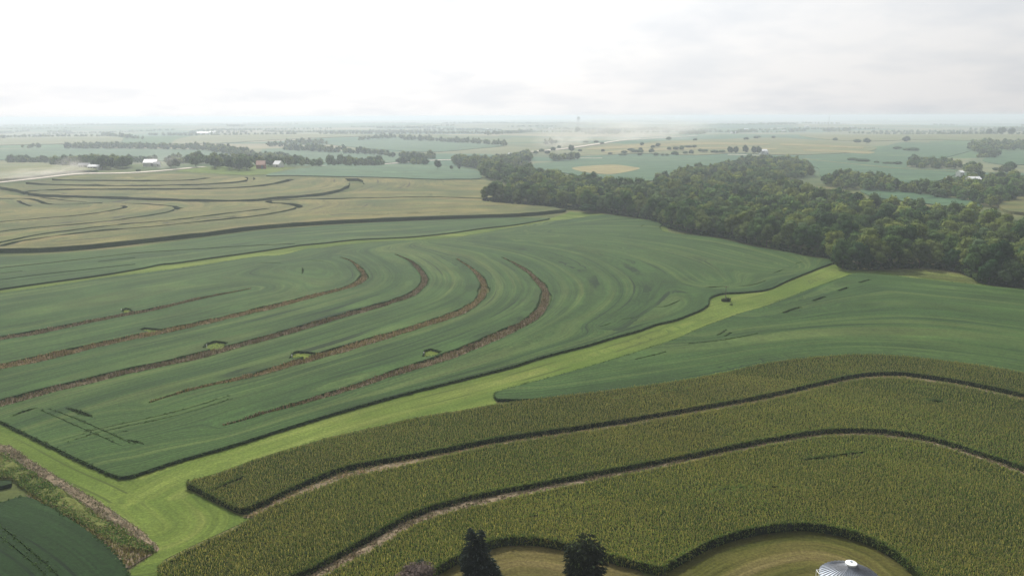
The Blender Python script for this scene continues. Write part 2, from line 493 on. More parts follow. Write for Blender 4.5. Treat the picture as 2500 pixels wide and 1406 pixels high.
def tri_points(V, F, per_m2, dens=None):
    a, b, c = V[F[:, 0]], V[F[:, 1]], V[F[:, 2]]
    ar = 0.5 * np.abs((b[:, 0]-a[:, 0])*(c[:, 1]-a[:, 1]) - (b[:, 1]-a[:, 1])*(c[:, 0]-a[:, 0]))
    cen = (a + b + c) / 3
    d = per_m2 if dens is None else per_m2 * dens(np.hypot(cen[:, 0], cen[:, 1]))
    n = rng.poisson(ar * d)
    k = np.repeat(np.arange(len(F)), n)
    u, v = rng.random(len(k)), rng.random(len(k)); s = u + v > 1; u[s] = 1 - u[s]; v[s] = 1 - v[s]
    return a[k] + (b[k] - a[k]) * u[:, None] + (c[k] - a[k]) * v[:, None]

def grid_points(V, border, spacings):
    A = V[[a for a, b in border]]; B = V[[b for a, b in border]]
    out = []
    for r0, r1, sp in spacings:
        lo, hi = V.min(0), V.max(0)
        lo = np.maximum(lo, [-r1, 60]); hi = np.minimum(hi, [r1, r1])
        if (hi <= lo).any(): continue
        gx, gy = np.meshgrid(np.arange(lo[0], hi[0], sp), np.arange(lo[1], hi[1], sp))
        P = np.stack([gx.ravel(), gy.ravel()], 1) + rng.uniform(-0.42, 0.42, (gx.size, 2)) * sp
        r = np.hypot(P[:, 0], P[:, 1]); P = P[(r >= r0) & (r < r1) & (np.abs(P[:, 0]) < P[:, 1] * 0.80 + 25)]
        P = P[np.argsort(P[:, 1])]; c = np.zeros(len(P), int)
        for a, b in zip(A, B):
            y0, y1 = min(a[1], b[1]), max(a[1], b[1])
            i, j = np.searchsorted(P[:, 1], [y0, y1])
            if j > i:
                q = P[i:j]; c[i:j] += q[:, 0] < a[0] + (b[0] - a[0]) * (q[:, 1] - a[1]) / (b[1] - a[1])
        out.append(P[c % 2 == 1])
    return np.concatenate(out)

def edge_points(V, border, per_m, inset=0.15, jit=0.25):
    out = []
    for a, b in border:
        A, B = V[a], V[b]; d = B - A; l = math.hypot(*d)
        if l < 1e-6: continue
        n = rng.poisson(l * per_m); t = rng.random(n)
        # the field lies to the left of a border edge
        nx = np.array([-d[1], d[0]]) / l
        out.append(A + d * t[:, None] + nx * (inset + rng.uniform(-jit, jit, n))[:, None])
    return np.concatenate(out) if out else np.zeros((0, 2))

def leaves(x, y, z0, length, width, rise, droop, color, nleaf):
    """arching blades, two quads each; arrays of n*nleaf"""
    N = len(x) * nleaf
    X = np.repeat(x, nleaf); Y = np.repeat(y, nleaf); Z = np.repeat(z0, nleaf)
    th = rng.uniform(0, 2 * np.pi, N); ln = length * rng.uniform(0.7, 1.25, N); ri = rise * rng.uniform(0.5, 1.3, N); dr = droop * rng.uniform(0.2, 1.3, N)
    c, s = np.cos(th), np.sin(th); w = width * rng.uniform(0.7, 1.2, N) * 0.5
    tw = rng.uniform(-0.6, 0.6, N)
    def row(f, zz, ww):
        px = X + c * ln * f; py = Y + s * ln * f
        return (np.stack([px - s * ww, py + c * ww, zz + tw * ww], 1), np.stack([px + s * ww, py - c * ww, zz - tw * ww], 1))
    r0 = row(0.0, Z, w * 0.7); r1 = row(0.55, Z + ri, w); r2 = row(1.0, Z + ri - dr, w * 0.15)
    V = np.stack([r0[0], r0[1], r1[0], r1[1], r2[0], r2[1]], 1).reshape(-1, 3)
    b = (np.arange(N) * 6)[:, None]
    F = np.concatenate([b + np.array([[0, 1, 3, 2]]), b + np.array([[2, 3, 5, 4]])])
    C = np.repeat(color, 6, 0) if len(color) == N else np.repeat(np.repeat(color, nleaf, 0), 6, 0)
    return V, F, C

def field(name, label, cat, poly_px, height, mat, gaps=(), guides=(), step=(26, 9), kind='stuff', smooth_poly=True, rough_top=0.0, group=None, wall_mat=None, ragged=False):
    V, F, border = fieldmesh(poly_px, height, gaps, guides, step, smooth_poly)
    z0 = terrain(V[:, 0], V[:, 1])
    top = np.stack([V[:, 0], V[:, 1], z0 + height + rng.normal(0, 1, len(V)) * rough_top], 1)
    n = len(top)
    used = sorted({i for e in border for i in e}); idx = {k: n + i for i, k in enumerate(used)}
    bot = np.array([[V[k, 0], V[k, 1], z0[k] - 0.3] for k in used]).reshape(-1, 3)
    up = top[used] if used else bot; nu = len(used)
    VV = np.concatenate([top, bot, up])
    faces = [tuple(f) for f in F] + [(idx[a] + nu, idx[a], idx[b], idx[b] + nu) for a, b in border]
    gl = guides if len(guides) else [V[np.array([e for e in border]).ravel()][:2]]
    rc = rowcoords(VV, gl); mi = [0] * len(F) + [1] * len(border); sm = np.arange(len(faces)) < len(F)
    mats = [mat, wall_mat or mat]; attrs = {}
    if ragged:
        E = edge_points(V, border, 5.0, 0.0, 0.35); E = E[(E[:, 1] > 60) & (np.abs(E[:, 0]) < E[:, 1] * 0.8 + 25)]
        z = terrain(E[:, 0], E[:, 1]); C = np.array([[0.040, 0.078, 0.020]]) * rng.uniform(0.6, 1.5, (len(E) * 4, 1))
        lv, lf, lc = leaves(E[:, 0], E[:, 1], z + rng.uniform(0.1, height + 0.02, len(E)), 0.42, 0.26, 0.16, 0.2, C, 4)
        n0 = len(VV); VV = np.concatenate([VV, lv]); faces = faces + (lf + n0).tolist(); mi += [2] * len(lf)
        sm = np.concatenate([sm, np.zeros(len(lf), bool)]); mats = mats + [M['grass_blade']]
        rc = np.concatenate([rc, np.zeros((len(lv), 3))]); tint = np.ones((len(VV), 4)); tint[n0:, :3] = lc
        attrs['tint'] = ('POINT', 'FLOAT_COLOR', tint)
    attrs['rows'] = ('POINT', 'FLOAT_VECTOR', rc)
    me = mesh_np(name, VV, faces, mats, mi=mi, smooth_=sm, attrs=attrs)
    o = link(name, me)
    tag(o, label, cat, group, kind)
    return o, V, F, border

def line_w(px, n=6):
    return resample(unproj(catmull(px, n))[:, :2], 6.0)
# ------------------------------------------------------------------ the ground: one sheet out to the horizon
def build_ground():
    m = NT('farmland_ground', 0.95, 0.08)
    P = m.pos()
    n1 = m.noise(P, 0.9, 6, 0.7); n0 = m.noise(P, 0.018, 4, 0.6)
    near = m.ramp(n0, [(0.35, (0.055, 0.075, 0.022)), (0.5, (0.085, 0.10, 0.032)), (0.66, (0.14, 0.13, 0.055))])
    near = m.mix(0.4, near, m.ramp(n1, [(0.35, 0.4), (0.65, 1.6)]), 'MULTIPLY')
    # far quilt of fields
    wob = m.n('ShaderNodeTexNoise'); m.l(P, wob.inputs['Vector']); wob.inputs['Scale'].default_value = 0.0016; wob.inputs['Detail'].default_value = 3
    off = m.n('ShaderNodeVectorMath', operation='MULTIPLY_ADD')
    m.l(wob.outputs['Color'], off.inputs[0]); off.inputs[1].default_value = (420, 420, 0); m.l(P, off.inputs[2])
    vor = m.n('ShaderNodeTexVoronoi', feature='F1', distance='CHEBYCHEV')
    m.l(m.mapping(off.outputs[0], (0.0018, 0.0026, 0), rot=(0, 0, 0.35)), vor.inputs['Vector']); vor.inputs['Scale'].default_value = 1
    vs = m.n('ShaderNodeSeparateXYZ'); m.l(vor.outputs['Color'], vs.inputs[0])
    quilt = m.ramp(vs.outputs[0], [(0.0, (0.06, 0.12, 0.07)), (0.33, (0.085, 0.14, 0.08)), (0.36, (0.145, 0.155, 0.08)), (0.62, (0.18, 0.175, 0.10)), (0.66, (0.07, 0.13, 0.055)), (0.88, (0.12, 0.145, 0.065)), (0.92, (0.23, 0.205, 0.125))])
    quilt.node.color_ramp.interpolation = 'CONSTANT'
    ban = m.noise(m.mapping(off.outputs[0], (0.004, 0.02, 0)), 1, 4, 0.6)
    quilt = m.mix(0.6, quilt, m.ramp(ban, [(0.35, 0.72), (0.65, 1.28)]), 'MULTIPLY')
    # tiny hedges and ditches: edges of a second net
    v2 = m.n('ShaderNodeTexVoronoi', feature='DISTANCE_TO_EDGE')
    m.l(m.mapping(off.outputs[0], (0.0016, 0.0024, 0), rot=(0, 0, 0.2)), v2.inputs['Vector']); v2.inputs['Scale'].default_value = 1
    quilt = m.mix(m.ramp(v2.outputs['Distance'], [(0.012, 0.55), (0.03, 0.0)]), quilt, (0.05, 0.09, 0.05))
    ln = m.n('ShaderNodeVectorMath', operation='LENGTH'); m.l(P, ln.inputs[0])
    f = m.n('ShaderNodeMapRange'); m.l(ln.outputs['Value'], f.inputs['Value'])
    f.inputs['From Min'].default_value = 950; f.inputs['From Max'].default_value = 1350
    m.base(m.mix(f.outputs[0], near, quilt))
    m.bump(n1, 0.5, 0.15)
    rad = [0.0] + list(40 * 1.026 ** np.arange(0, 286))
    az = np.concatenate([np.linspace(-48, 48, 420), np.linspace(51, 309, 60)])
    rr, aa = np.meshgrid(np.array(rad[1:]), np.radians(az), indexing='ij')
    x = (rr * np.sin(aa)).ravel(); y = (rr * np.cos(aa)).ravel()
    V = np.stack([x, y, terrain(x, y)], 1)
    V = np.concatenate([V, [[0, 0, gz(0, 0)]]])
    na = len(az); nr = len(rad) - 1
    i = np.arange(nr - 1)[:, None] * na; j = np.arange(na)[None]; j2 = (j + 1) % na
    F = np.stack([(i + j), (i + na + j), (i + na + j2), (i + j2)], -1).reshape(-1, 4)
    faces = [tuple(q[::-1]) for q in F.tolist()] + [(len(V) - 1, int((k + 1) % na), int(k)) for k in range(na)]
    me = mesh_np('ground', V, faces, m.mat, smooth_=True)
    o = link('ground', me); tag(o, 'grassy farmland rolling out to the horizon under all the crop fields', 'ground', kind='structure')
build_ground()

# ------------------------------------------------------------------ traced lines (pixels of the photograph, projected onto the terrain)
T1 = [(-160,862),(-60,840),(0,827),(75,815),(175,795),(275,775),(375,756),(500,727),(575,713),(612,706)]
T2 = [(-180,935),(-80,915),(0,897),(100,876),(200,852),(300,830),(425,804),(550,777),(625,759),(700,741),(775,721),(850,702),(880,687),(889,672),(877,655),(857,638),(832,629)]
T3 = [(-180,1030),(-80,1008),(0,986),(60,970),(125,952),(200,935),(300,910),(450,878),(550,852),(625,833),(725,805),(825,775),(925,747),(1000,722),(1030,699),(1037,680),(1022,656),(1000,637),(965,622)]
T4 = [(365,984),(420,966),(475,950),(550,933),(625,916),(725,886),(825,857),(925,827),(1025,797),(1125,762),(1170,732),(1182,702),(1172,677),(1145,652),(1115,633)]
T5 = [(545,1040),(600,1025),(650,1008),(700,995),(798,966),(880,941),(975,908),(1075,877),(1175,838),(1250,804),(1290,785),(1320,757),(1332,727),(1328,704),(1307,681),(1287,662),(1250,641),(1225,629)]
WATER_SOUTH = [(290,1170),(330,1165),(420,1135),(560,1095),(700,1050),(820,1013),(900,990),(1010,960),(1110,935),(1250,899),(1312,879),(1375,862),(1437,846),(1500,827),(1562,810),(1600,796),(1650,784),(1687,770),(1712,759),(1728,747),(1731,733),(1743,725),(1770,719),(1812,717),(1875,709),(1925,687),(2000,657),(2034,644)]
MAIN_TOP = [(2032,634),(1975,627),(1925,616),(1875,608),(1825,599),(1762,583),(1700,575),(1650,570),(1618,564),(1610,553),(1616,548),(1607,541),(1575,536),(1537,532),(1500,526),(1475,524),(1450,526),(1400,534),(1357,539),(1312,545),(1250,556),(1175,569),(1100,580),(1025,585),(937,589),(875,594),(837,598),(787,605),(750,607),(687,622),(625,626),(500,646),(375,663),(250,679),(125,698),(0,716),(-120,735),(-320,770)]
MAIN = WATER_SOUTH + lift(MAIN_TOP, 0.85) + [(-420,860),(-300,910),(-140,968),(0,1033),(120,1092),(215,1138)]

gapsM = []; T_world = []; T_w = [2.4, 2.8, 2.7, 2.6, 2.7]
T1, T2, T3, T4, T5 = [lift(T, 0.6) for T in (T1, T2, T3, T4, T5)]
for T, w in zip((T1, T2, T3, T4, T5), T_w):
    g, c = ribbon_poly(T, w + 1.3, taper=2 if T in (T1, T4, T5) else 3, swell=0.55)
    if T in (T2, T3): g, c = ribbon_poly(T, w + 1.3, taper=3, swell=0.55)
    gapsM.append(g); T_world.append(c)
def tri(px): return unproj(px)[:, :2]
notches = [[(294,762),(303,756),(312,757),(318,764),(300,768)],
           [(338,808),(350,804),(388,808),(372,817)],
           [(492,853),(500,844),(518,838),(545,842),(535,851),(510,857)],
           [(703,880),(712,866),(722,864),(760,867),(740,876)],
           [(1029,876),(1033,861),(1045,858),(1070,864),(1055,873)]]
notches = [[(x + (x - q[0][0]) * 0.2 + 2, y + 1 - (q[0][1] - y) * 0.15) for x, y in q] for q in notches]
for q in notches: gapsM.append(tri(q))
slits = [([(30,1018),(62,1006),(92,997)], 1.7), ([(160,998),(190,1007),(226,1021)], 1.8), ([(300,1056),(312,1055)], 2.4),
         ([(312,1076),(332,1081),(352,1087)], 1.4), ([(1721,704),(1745,702),(1768,701)], 2.6),
         ([(738,655),(740,664),(737,671)], 0.9), ([(630,643),(665,643),(690,645)], 0.8), ([(752,637),(780,638),(792,640)], 0.8),
         ([(1290,556),(1310,552)], 1.6), ([(1340,549),(1357,546)], 1.4), ([(1565,554),(1574,549)], 1.5),
         ([(1462,800),(1475,797),(1492,790)], 0.9), ([(1515,782),(1560,775)], 0.8), ([(1598,752),(1625,750),(1660,735)], 1.0),
         ([(1805,701),(1840,697),(1870,686)], 1.0), ([(1942,646),(1957,641)], 1.3), ([(1890,668),(1914,659)], 1.3),
         # pairs of wheel tracks
         ([(96,1002),(160,1030),(228,1060),(300,1092)], 0.3), ([(120,1000),(190,1026),(250,1052),(330,1088)], 0.3),
         ([(150,1078),(240,1050),(420,1010),(560,968)], 0.28), ([(160,1084),(250,1056),(430,1017),(570,974)], 0.28)]
for px, w in slits:
    gapsM.append(ribbon_poly(lift(px, 0.5), w * 0.8, taper=2, n=4, sp=2.0)[0])
edge_g = [line_w(WATER_SOUTH), line_w(MAIN_TOP[20:])]
far_guides = [line_w(p) for p in (
    [(1060,592),(1200,600),(1330,630),(1400,660),(1450,700),(1440,745),(1380,790),(1250,850),(1100,905),(900,965)],
    [(1130,585),(1300,595),(1450,620),(1540,660),(1580,700),(1560,745),(1480,800)],
    [(1200,578),(1400,590),(1560,615),(1680,650),(1740,690)],
    [(1300,565),(1500,575),(1700,600),(1850,635),(1930,655)])]
guidesM = [(45.0 * i, g) for i, g in enumerate(T_world)] + [(-45.0, edge_g[1][::-1]), (252.0, edge_g[0])] + [(u, g[::-1]) for u, g in zip((216.0, 262.0, 312.0, 365.0), far_guides)]
field('soybean_field', 'large green soybean field with five curved brown terraces across it', 'soybean field', MAIN, 0.85, M['soy'], gapsM, guidesM, step=(15, 6), ragged=True)

# north strip of soybeans between the waterway and the far corn
N_LOW = [(-320,765),(-120,729),(0,709),(125,691),(250,674),(350,657),(392,648),(425,645),(475,638),(625,617),(700,606),(732,601),(787,596),(875,587),(1000,581),(1100,571),(1175,560),(1250,552),(1300,544),(1342,536)]
N_UP = [(1325,532),(1250,531),(1125,535),(1000,540),(875,546),(750,554),(625,564),(500,581),(375,597),(250,610),(125,620),(0,626),(-150,634),(-380,655)]
n_lines = [([(-100,662),(0,655),(125,642),(250,628),(340,618),(480,609),(625,600),(720,596)], 2.0),
           ([(240,640),(290,634),(330,630)], 1.6), ([(-80,694),(0,684),(100,671),(220,658),(330,646)], 1.8), ([(0,668),(55,662)], 1.2)]
gN = [ribbon_poly(lift(p, 0.6), w)[0] for p, w in n_lines]
field('soybean_field', 'narrow bluish-green soybean strip between the thin grass strip and the tan corn', 'soybean field', N_LOW + lift(N_UP, 0.85), 0.85, M['soy'], gN,
      [(0.0, line_w(N_LOW)), (60.0, line_w(N_UP[::-1]))], step=(24, 6))

# tan corn beyond
CM = [(5,618),(125,615),(250,605),(375,591),(500,577),(625,561),(750,551),(875,544),(1000,539),(1125,534),(1250,530),(1312,526),(1350,522),(1375,519),(1382,516),
      (1372,511),(1350,506),(1300,502),(1250,498),(1180,491),(1176,486),(1200,481),(1246,473),(1235,462),(1212,446),(1175,440),(1050,440),(950,436),(850,434),(700,431),(600,430),(425,421),(275,425),(175,428),(75,441),(0,448),(-320,478),(-420,500),(-420,640),(-200,625)]
CM = CM[:15] + lift(CM[15:-4], 2.5) + CM[-4:]
cg = [([(-300,432),(-100,447),(0,461),(25,466),(57,475),(140,480),(250,483),(375,488),(525,492),(625,491),(657,487),(750,480),(825,470),(862,458),(871,449),(866,441),(857,437)], 13),
      ([(50,471),(87,466),(160,463),(250,462),(425,462),(550,460),(625,455),(675,448),(703,441),(712,438)], 7),
      ([(37,446),(125,451),(250,453),(375,453),(500,450),(570,446),(605,441),(615,437),(606,433)], 7),
      ([(100,437),(150,440),(325,441),(450,440),(490,437),(508,434)], 7),
      ([(1176,487),(1050,483),(875,486),(750,488),(690,490),(660,492),(654,495),(662,497),(700,499),(722,503),(732,507),(722,511),(690,519),(625,530),(500,543),(375,556),(250,566),(125,581),(40,594),(0,605)], 6.5),
      ([(-120,560),(0,545),(125,534),(220,525),(280,515),(307,508),(298,504)], 5),
      ([(-120,590),(0,569),(125,556),(250,544),(350,531),(410,520),(434,512),(424,506),(375,501),(300,498)], 5),
      ([(-100,616),(0,596),(75,580),(175,565),(300,551),(425,540),(550,524),(625,515),(658,511)], 5),
      ([(-100,485),(0,486),(75,487),(100,494),(112,499),(150,501),(250,497)], 5),
      ([(102,484),(150,489),(212,496)], 4), ([(45,492),(57,499),(76,505)], 4), ([(434,512),(446,510)], 4),
      ([(910,528),(950,526)], 2), ([(995,525),(1032,524)], 2), ([(1075,523),(1110,522)], 2), ([(1150,522),(1182,521)], 2)]
gC = [ribbon_poly(lift(p, 1.7), w * (1.3 if np.mean([q[1] for q in p]) < 466 and w < 8 else (1.15 if w > 8 else 0.85)), sp=5)[0] for p, w in cg]
guidesC = [line_w(p) for p, w in cg[:9] if w > 4.5] + [line_w(CM[:14])]
field('corn_field', 'tan-topped cornfield with thin curved grass terraces, beyond the soybeans on the left', 'cornfield', CM, 2.7, M['corn_mid'], gC, guidesC, step=(30, 7), rough_top=0.12, wall_mat=M['corn_side'])

# right-hand soybeans
SR_TOP = [(1210,958),(1250,945),(1400,905),(1550,860),(1650,827),(1712,800),(1800,767),(1875,745),(1975,707),(2060,676),(2090,666),(2130,668),(2200,675),(2312,687),(2425,699),(2500,706),(2700,728),(2950,760)]
CORN_TOP = [(532,1152),(632,1115),(731,1086),(815,1062),(900,1043),(1035,1013),(1120,1000),(1212,984),(1350,966),(1482,950),(1650,927),(1775,905),(1875,883),(2000,868),(2100,862),(2200,866),(2300,877),(2400,890),(2500,907),(2700,955),(2900,1020)]
SR = lift(SR_TOP, 0.85) + [(2950,1040)] + [(x, y - 1) for x, y in lift(CORN_TOP[::-1], 1.5) if x > 1222] + [(1216,980),(1208,970)]
sl2 = [([(1912,766),(1930,759),(1952,752)], 2.0), ([(1985,737),(2000,731),(2013,726)], 2.2), ([(2046,712),(2060,707),(2069,703)], 2.2), ([(2097,692),(2112,687),(2123,684)], 2.0),
       ([(1550,879),(1600,868),(1625,861)], 0.8), ([(1770,823),(1785,814)], 1.0), ([(1752,821),(1773,807)], 0.8), ([(1680,841),(1760,833),(1850,816)], 0.7)]
gR = [ribbon_poly(lift(p, 0.5), w * 0.8, n=4, sp=2.0)[0] for p, w in sl2]
rg = [(0.0, line_w([(x, y - 2) for x, y in CORN_TOP if x > 1150])), (60.0, line_w([(1330,925),(1550,880),(1800,835),(2000,812),(2200,812),(2400,835),(2700,890)])),
      (120.0, line_w([(1700,815),(1900,775),(2100,745),(2300,755),(2600,790)])), (190.0, line_w([(1850,765),(2000,720),(2090,690),(2300,705),(2600,735)]))]
field('soybean_field', 'green soybean field on the right between the corn and the dark wood', 'soybean field', SR, 0.85, M['soy'], gR, rg, step=(18, 7), ragged=True)

# bottom left soybeans
SB = [(-260,1262),(-100,1250),(0,1235),(66,1221),(142,1258),(205,1298),(252,1334),(285,1366),(308,1396),(325,1440),(340,1520),(300,1640),(-300,1640)]
sbg = [line_w([(-100,1252),(66,1221),(142,1258),(205,1298),(252,1334),(308,1396),(330,1450)]), ]
rows_l = line_w([(-300,1220),(0,1320),(140,1420),(240,1560)])
tr = [ribbon_poly([(-60,1265),(10,1300),(70,1350),(130,1402),(190,1470)], 0.22, n=4, sp=2)[0], ribbon_poly([(-60,1285),(0,1318),(60,1366),(105,1406),(150,1460)], 0.22, n=4, sp=2)[0]]
field('soybean_field', 'dark green soybean patch in the bottom left corner below the ditch', 'soybean field', SB, 0.85, M['soy_dark'], tr, [rows_l], step=(22, 12), ragged=True)
field('soybean_field', 'sliver of soybean field at the left edge above the ditch shrubs', 'soybean field', [(-200,1150),(0,1183),(20,1181),(30,1184),(28,1190),(0,1196),(-200,1200)], 0.9, M['soy_dark'], [], [rows_l], step=(16, 8), smooth_poly=False)

# mown waterway
WW = WATER_SOUTH[:-1] + [(2036,642),(2060,650),(2120,662),(2150,660),(2260,660),(2330,666),(2390,690),(2440,705)] + [(x, y + 2) for x, y in SR_TOP[::-1] if x < 2440] + \
     [(1206,972),(1214,987)] + [(x, y + 3) for x, y in CORN_TOP[::-1] if 500 < x < 1211] + [(470,1172),(455,1185),(470,1200),(510,1222),(592,1262),(632,1246),(660,1234),(640,1256),(566,1288),(466,1334),(400,1367),(385,1392),(430,1460),(360,1500),
      (320,1430),(318,1392),(352,1368),(388,1342),(350,1298),(298,1262),(232,1218),(142,1165),(66,1118),(20,1088),(0,1086),(-300,960),(-300,905),(-140,960),(0,1028),(120,1089),(215,1135)]
wg = [line_w([(-200,1000),(0,1070),(150,1150),(290,1215),(380,1290)]), line_w([(300,1240),(420,1170),(600,1110),(900,1015),(1250,925),(1550,835),(1760,760),(1900,720),(2060,655)])]
field('grass_waterway', 'bright mown grass waterway running diagonally between the soybean fields', 'mown grass', WW, 0.07, M['mown'], [], wg, step=(24, 9), smooth_poly=False, kind='structure')
for px, lab in (([(-330,772),(-120,737),(0,718),(125,700),(250,681),(375,664),(500,648),(625,628),(700,622),(760,610),(837,600),(937,591),(1025,587),(1100,582),(1250,558),(1357,541),(1450,528),(1480,526),(1520,528),(1440,519),(1390,517),(1385,521),(1345,533),(1340,538),(1250,550),(1100,569),(875,585),(732,599),(625,615),(475,636),(400,641),(350,655),(250,672),(125,689),(0,707),(-320,763)], 'thin lime-green grass strip along the far side of the terraced soybeans'),):
    field('grass_strip', lab, 'mown grass', px, 0.06, M['mown'], [], [line_w(px[:14])], step=(24, 6), smooth_poly=False, kind='structure')
field('grass_strip', 'pale grass corner beside the notch in the front of the wood', 'mown grass', [(1606,538),(1622,540),(1632,566),(1650,571),(1700,577),(1690,571),(1640,572),(1612,566),(1606,553),(1612,549)], 0.05, M['mown'], [], [line_w([(1600,540),(1650,575)])], step=(10, 4), smooth_poly=False, kind='structure')

# ------------------------------------------------------------------ near corn: leafy plants over a slab coloured dark for the shade between them
def corn_field(name, label, poly, gaps, guides, height=1.5, per_m2=6.0, step=(18, 12), dens=None, tone=(1, 1, 1)):
    V, F, border = fieldmesh(poly, height, gaps, guides, step)
    z0 = terrain(V[:, 0], V[:, 1])
    top = np.stack([V[:, 0], V[:, 1], z0 + height - 0.25], 1); n = len(top)
    # pull the slab's side in behind the outer plants
    used = sorted({i for e in border for i in e}); idx = {k: n + i for i, k in enumerate(used)}
    bot = np.array([[V[k, 0], V[k, 1], z0[k] - 0.2] for k in used])
    VV = np.concatenate([top, bot]); faces = [tuple(f) for f in F] + [(a, idx[a], idx[b], b) for a, b in border]
    mi = [0] * len(faces)
    P = grid_points(V, border, ((0, 150, 0.38), (150, 190, 0.42), (190, 240, 0.48), (240, 420, 0.58)))
    E = edge_points(V, border, 5.0); E = E[(E[:, 1] > 60) & (np.abs(E[:, 0]) < E[:, 1] * 0.80 + 25)]
    tone = np.array(tone)
    def cols(x, y, m):
        g = np.array([0.112, 0.172, 0.038]); dk = np.array([0.078, 0.126, 0.030]); ol = np.array([0.185, 0.203, 0.056]); ye = np.array([0.30, 0.27, 0.085])
        t = rng.random(m); k = wnoise(x, y, 0.032, 1) * 0.30 + wnoise(x, y, 0.10, 4) * 0.22 + wnoise(x, y, 0.3, 6) * 0.08
        t = t + k - 0.2 * smooth(40, 100, x) * (1 - smooth(150, 215, y))
        c = np.where((t < 0.25)[:, None], dk, np.where((t < 0.58)[:, None], g, np.where((t < 0.97)[:, None], ol, ye)))
        pt = 1 + 0.20 * wnoise(x, y, 0.045, 7) + 0.12 * wnoise(x, y, 0.16, 9)
        return c * tone * pt[:, None] * rng.uniform(0.78, 1.24, (m, 1))
    parts = []
    x, y = P[:, 0], P[:, 1]; zt = terrain(x, y); hv = height + wnoise(x, y, 0.05, 2) * 0.12 + rng.uniform(-0.25, 0.18, len(x))
    N = len(x)
    parts.append(leaves(x, y, zt + hv - 0.36, 0.37, 0.10, 0.36, 0.16, cols(np.repeat(x, 5), np.repeat(y, 5), N * 5), 5))
    # tassels: short upright fronds
    parts.append(leaves(x, y, zt + hv + 0.0, 0.14, 0.10, 0.42, 0.02, np.repeat(np.array([[0.27, 0.235, 0.12]]) * tone, N, 0) * rng.uniform(0.7, 1.3, (N, 1)), 1))
    x, y = E[:, 0], E[:, 1]; zt = terrain(x, y)
    for zz in (0.35, 0.8, 1.25, 1.7, 2.0):
        s = rng.random(len(x)) < 0.8
        parts.append(leaves(x[s], y[s], zt[s] + zz * height / 2.1 + rng.uniform(-0.2, 0.2, s.sum()), 0.6, 0.14, 0.3, 0.4, cols(np.repeat(x[s], 2), np.repeat(y[s], 2), s.sum() * 2), 2))
    off = len(VV); LV = []; LF = []; LC = []
    for v, f, c in parts:
        LF.append(f + off); LV.append(v); LC.append(c); off += len(v)
    LV = np.concatenate(LV); LF = np.concatenate(LF); LC = np.concatenate(LC)
    allV = np.concatenate([VV, LV])
    allF = faces + LF.tolist()
    rc = np.zeros((len(allV), 3)); rc[:len(VV)] = rowcoords(VV, guides)
    tint = np.ones((len(allV), 4)); tint[len(VV):, :3] = LC
    me = mesh_np(name, allV, allF, [M['corn_shade_floor'], M['corn_leaf']], mi + [1] * len(LF), attrs={'rows': ('POINT', 'FLOAT_VECTOR', rc), 'tint': ('POINT', 'FLOAT_COLOR', tint)})
    o = link(name, me); tag(o, label, 'cornfield', kind='stuff')

PATH1 = [(592,1262),(632,1243),(665,1228),(731,1196),(798,1169),(850,1152),(900,1141),(985,1126),(1090,1107),(1220,1081),(1380,1058),(1540,1033),(1700,1005),(1828,983),(1956,955),(2084,926),(2150,920),(2212,921),(2340,939),(2500,974),(2700,1035),(2900,1110)]
PATH2 = [(700,1440),(762,1402),(900,1326),(996,1272),(1092,1240),(1188,1216),(1300,1196),(1420,1172),(1560,1146),(1700,1119),(1796,1099),(1892,1080),(2000,1063),(2084,1059),(2180,1064),(2276,1081),(2372,1110),(2500,1154),(2700,1240),(2900,1340)]
def shift(P, dy): return [(x, y + dy) for x, y in P]
densf = lambda r: np.clip((150.0 / r) ** 1.3, 0.35, 1.3)
C1 = [(457,1190)] + lift(CORN_TOP, 1.85) + shift(PATH1[::-1], -2)[:-1] + [(598,1254),(575,1250),(545,1235),(505,1216),(480,1202)]
p1w = line_w([(x, y) for x, y in PATH1]); p2w = line_w(PATH2); ctw = line_w(CORN_TOP)
g1 = [ribbon_poly([(512,1216),(540,1203),(566,1192),(600,1178)], 1.5, taper=1, n=4, sp=1.5)[0], ribbon_poly([(1500,985),(1560,977),(1690,958)], 0.9, taper=2)[0]]
corn_field('corn_field', 'uppermost olive-green corn strip, just below the grass waterway', C1, g1, [p1w, ctw], dens=densf, tone=(1.2, 1.12, 1.15))
def wid(P, w0, w1):  # lower edge of a path whose visible width changes from left to right
    n = len(P); return [(x, y + w0 + (w1 - w0) * min(1, i / (n * 0.4))) for i, (x, y) in enumerate(P)]
P1L = lift([(x, y - (3.5 if x > 1150 else 7)) for x, y in [(640,1256),(668,1240),(731,1214),(798,1190),(850,1172),(900,1160),(985,1142),(1090,1117),(1220,1087),(1380,1063),(1540,1038),(1700,1010),(1828,988),(1956,960),(2084,931),(2150,925),(2212,926),(2340,944),(2500,979),(2700,1042),(2900,1118)]], 1.6)
P2L = lift([(x, y - (4 if x > 1150 else 9)) for x, y in [(742,1445),(775,1420),(905,1352),(1000,1296),(1092,1259),(1188,1232),(1300,1206),(1420,1181),(1560,1154),(1700,1125),(1796,1105),(1892,1086),(2000,1069),(2084,1065),(2180,1070),(2276,1087),(2372,1116),(2500,1160),(2700,1248),(2900,1350)]], 2.05)
C2 = P1L + shift(PATH2[::-1], -2)[:-1] + [(690,1436),(640,1530),(450,1530),(415,1460),(385,1408)] + lift([(392,1374),(466,1334),(566,1288)], 1.85)
g2 = [ribbon_poly([(2255,990),(2290,992),(2308,991)], 3.2, taper=2, n=4, sp=1.5)[0], ribbon_poly([(2225,953),(2260,956),(2290,958)], 1.0, taper=2)[0]]
corn_field('corn_field', 'middle olive-green corn strip between the two tan grass paths', C2, g2, [p1w, p2w], dens=densf)
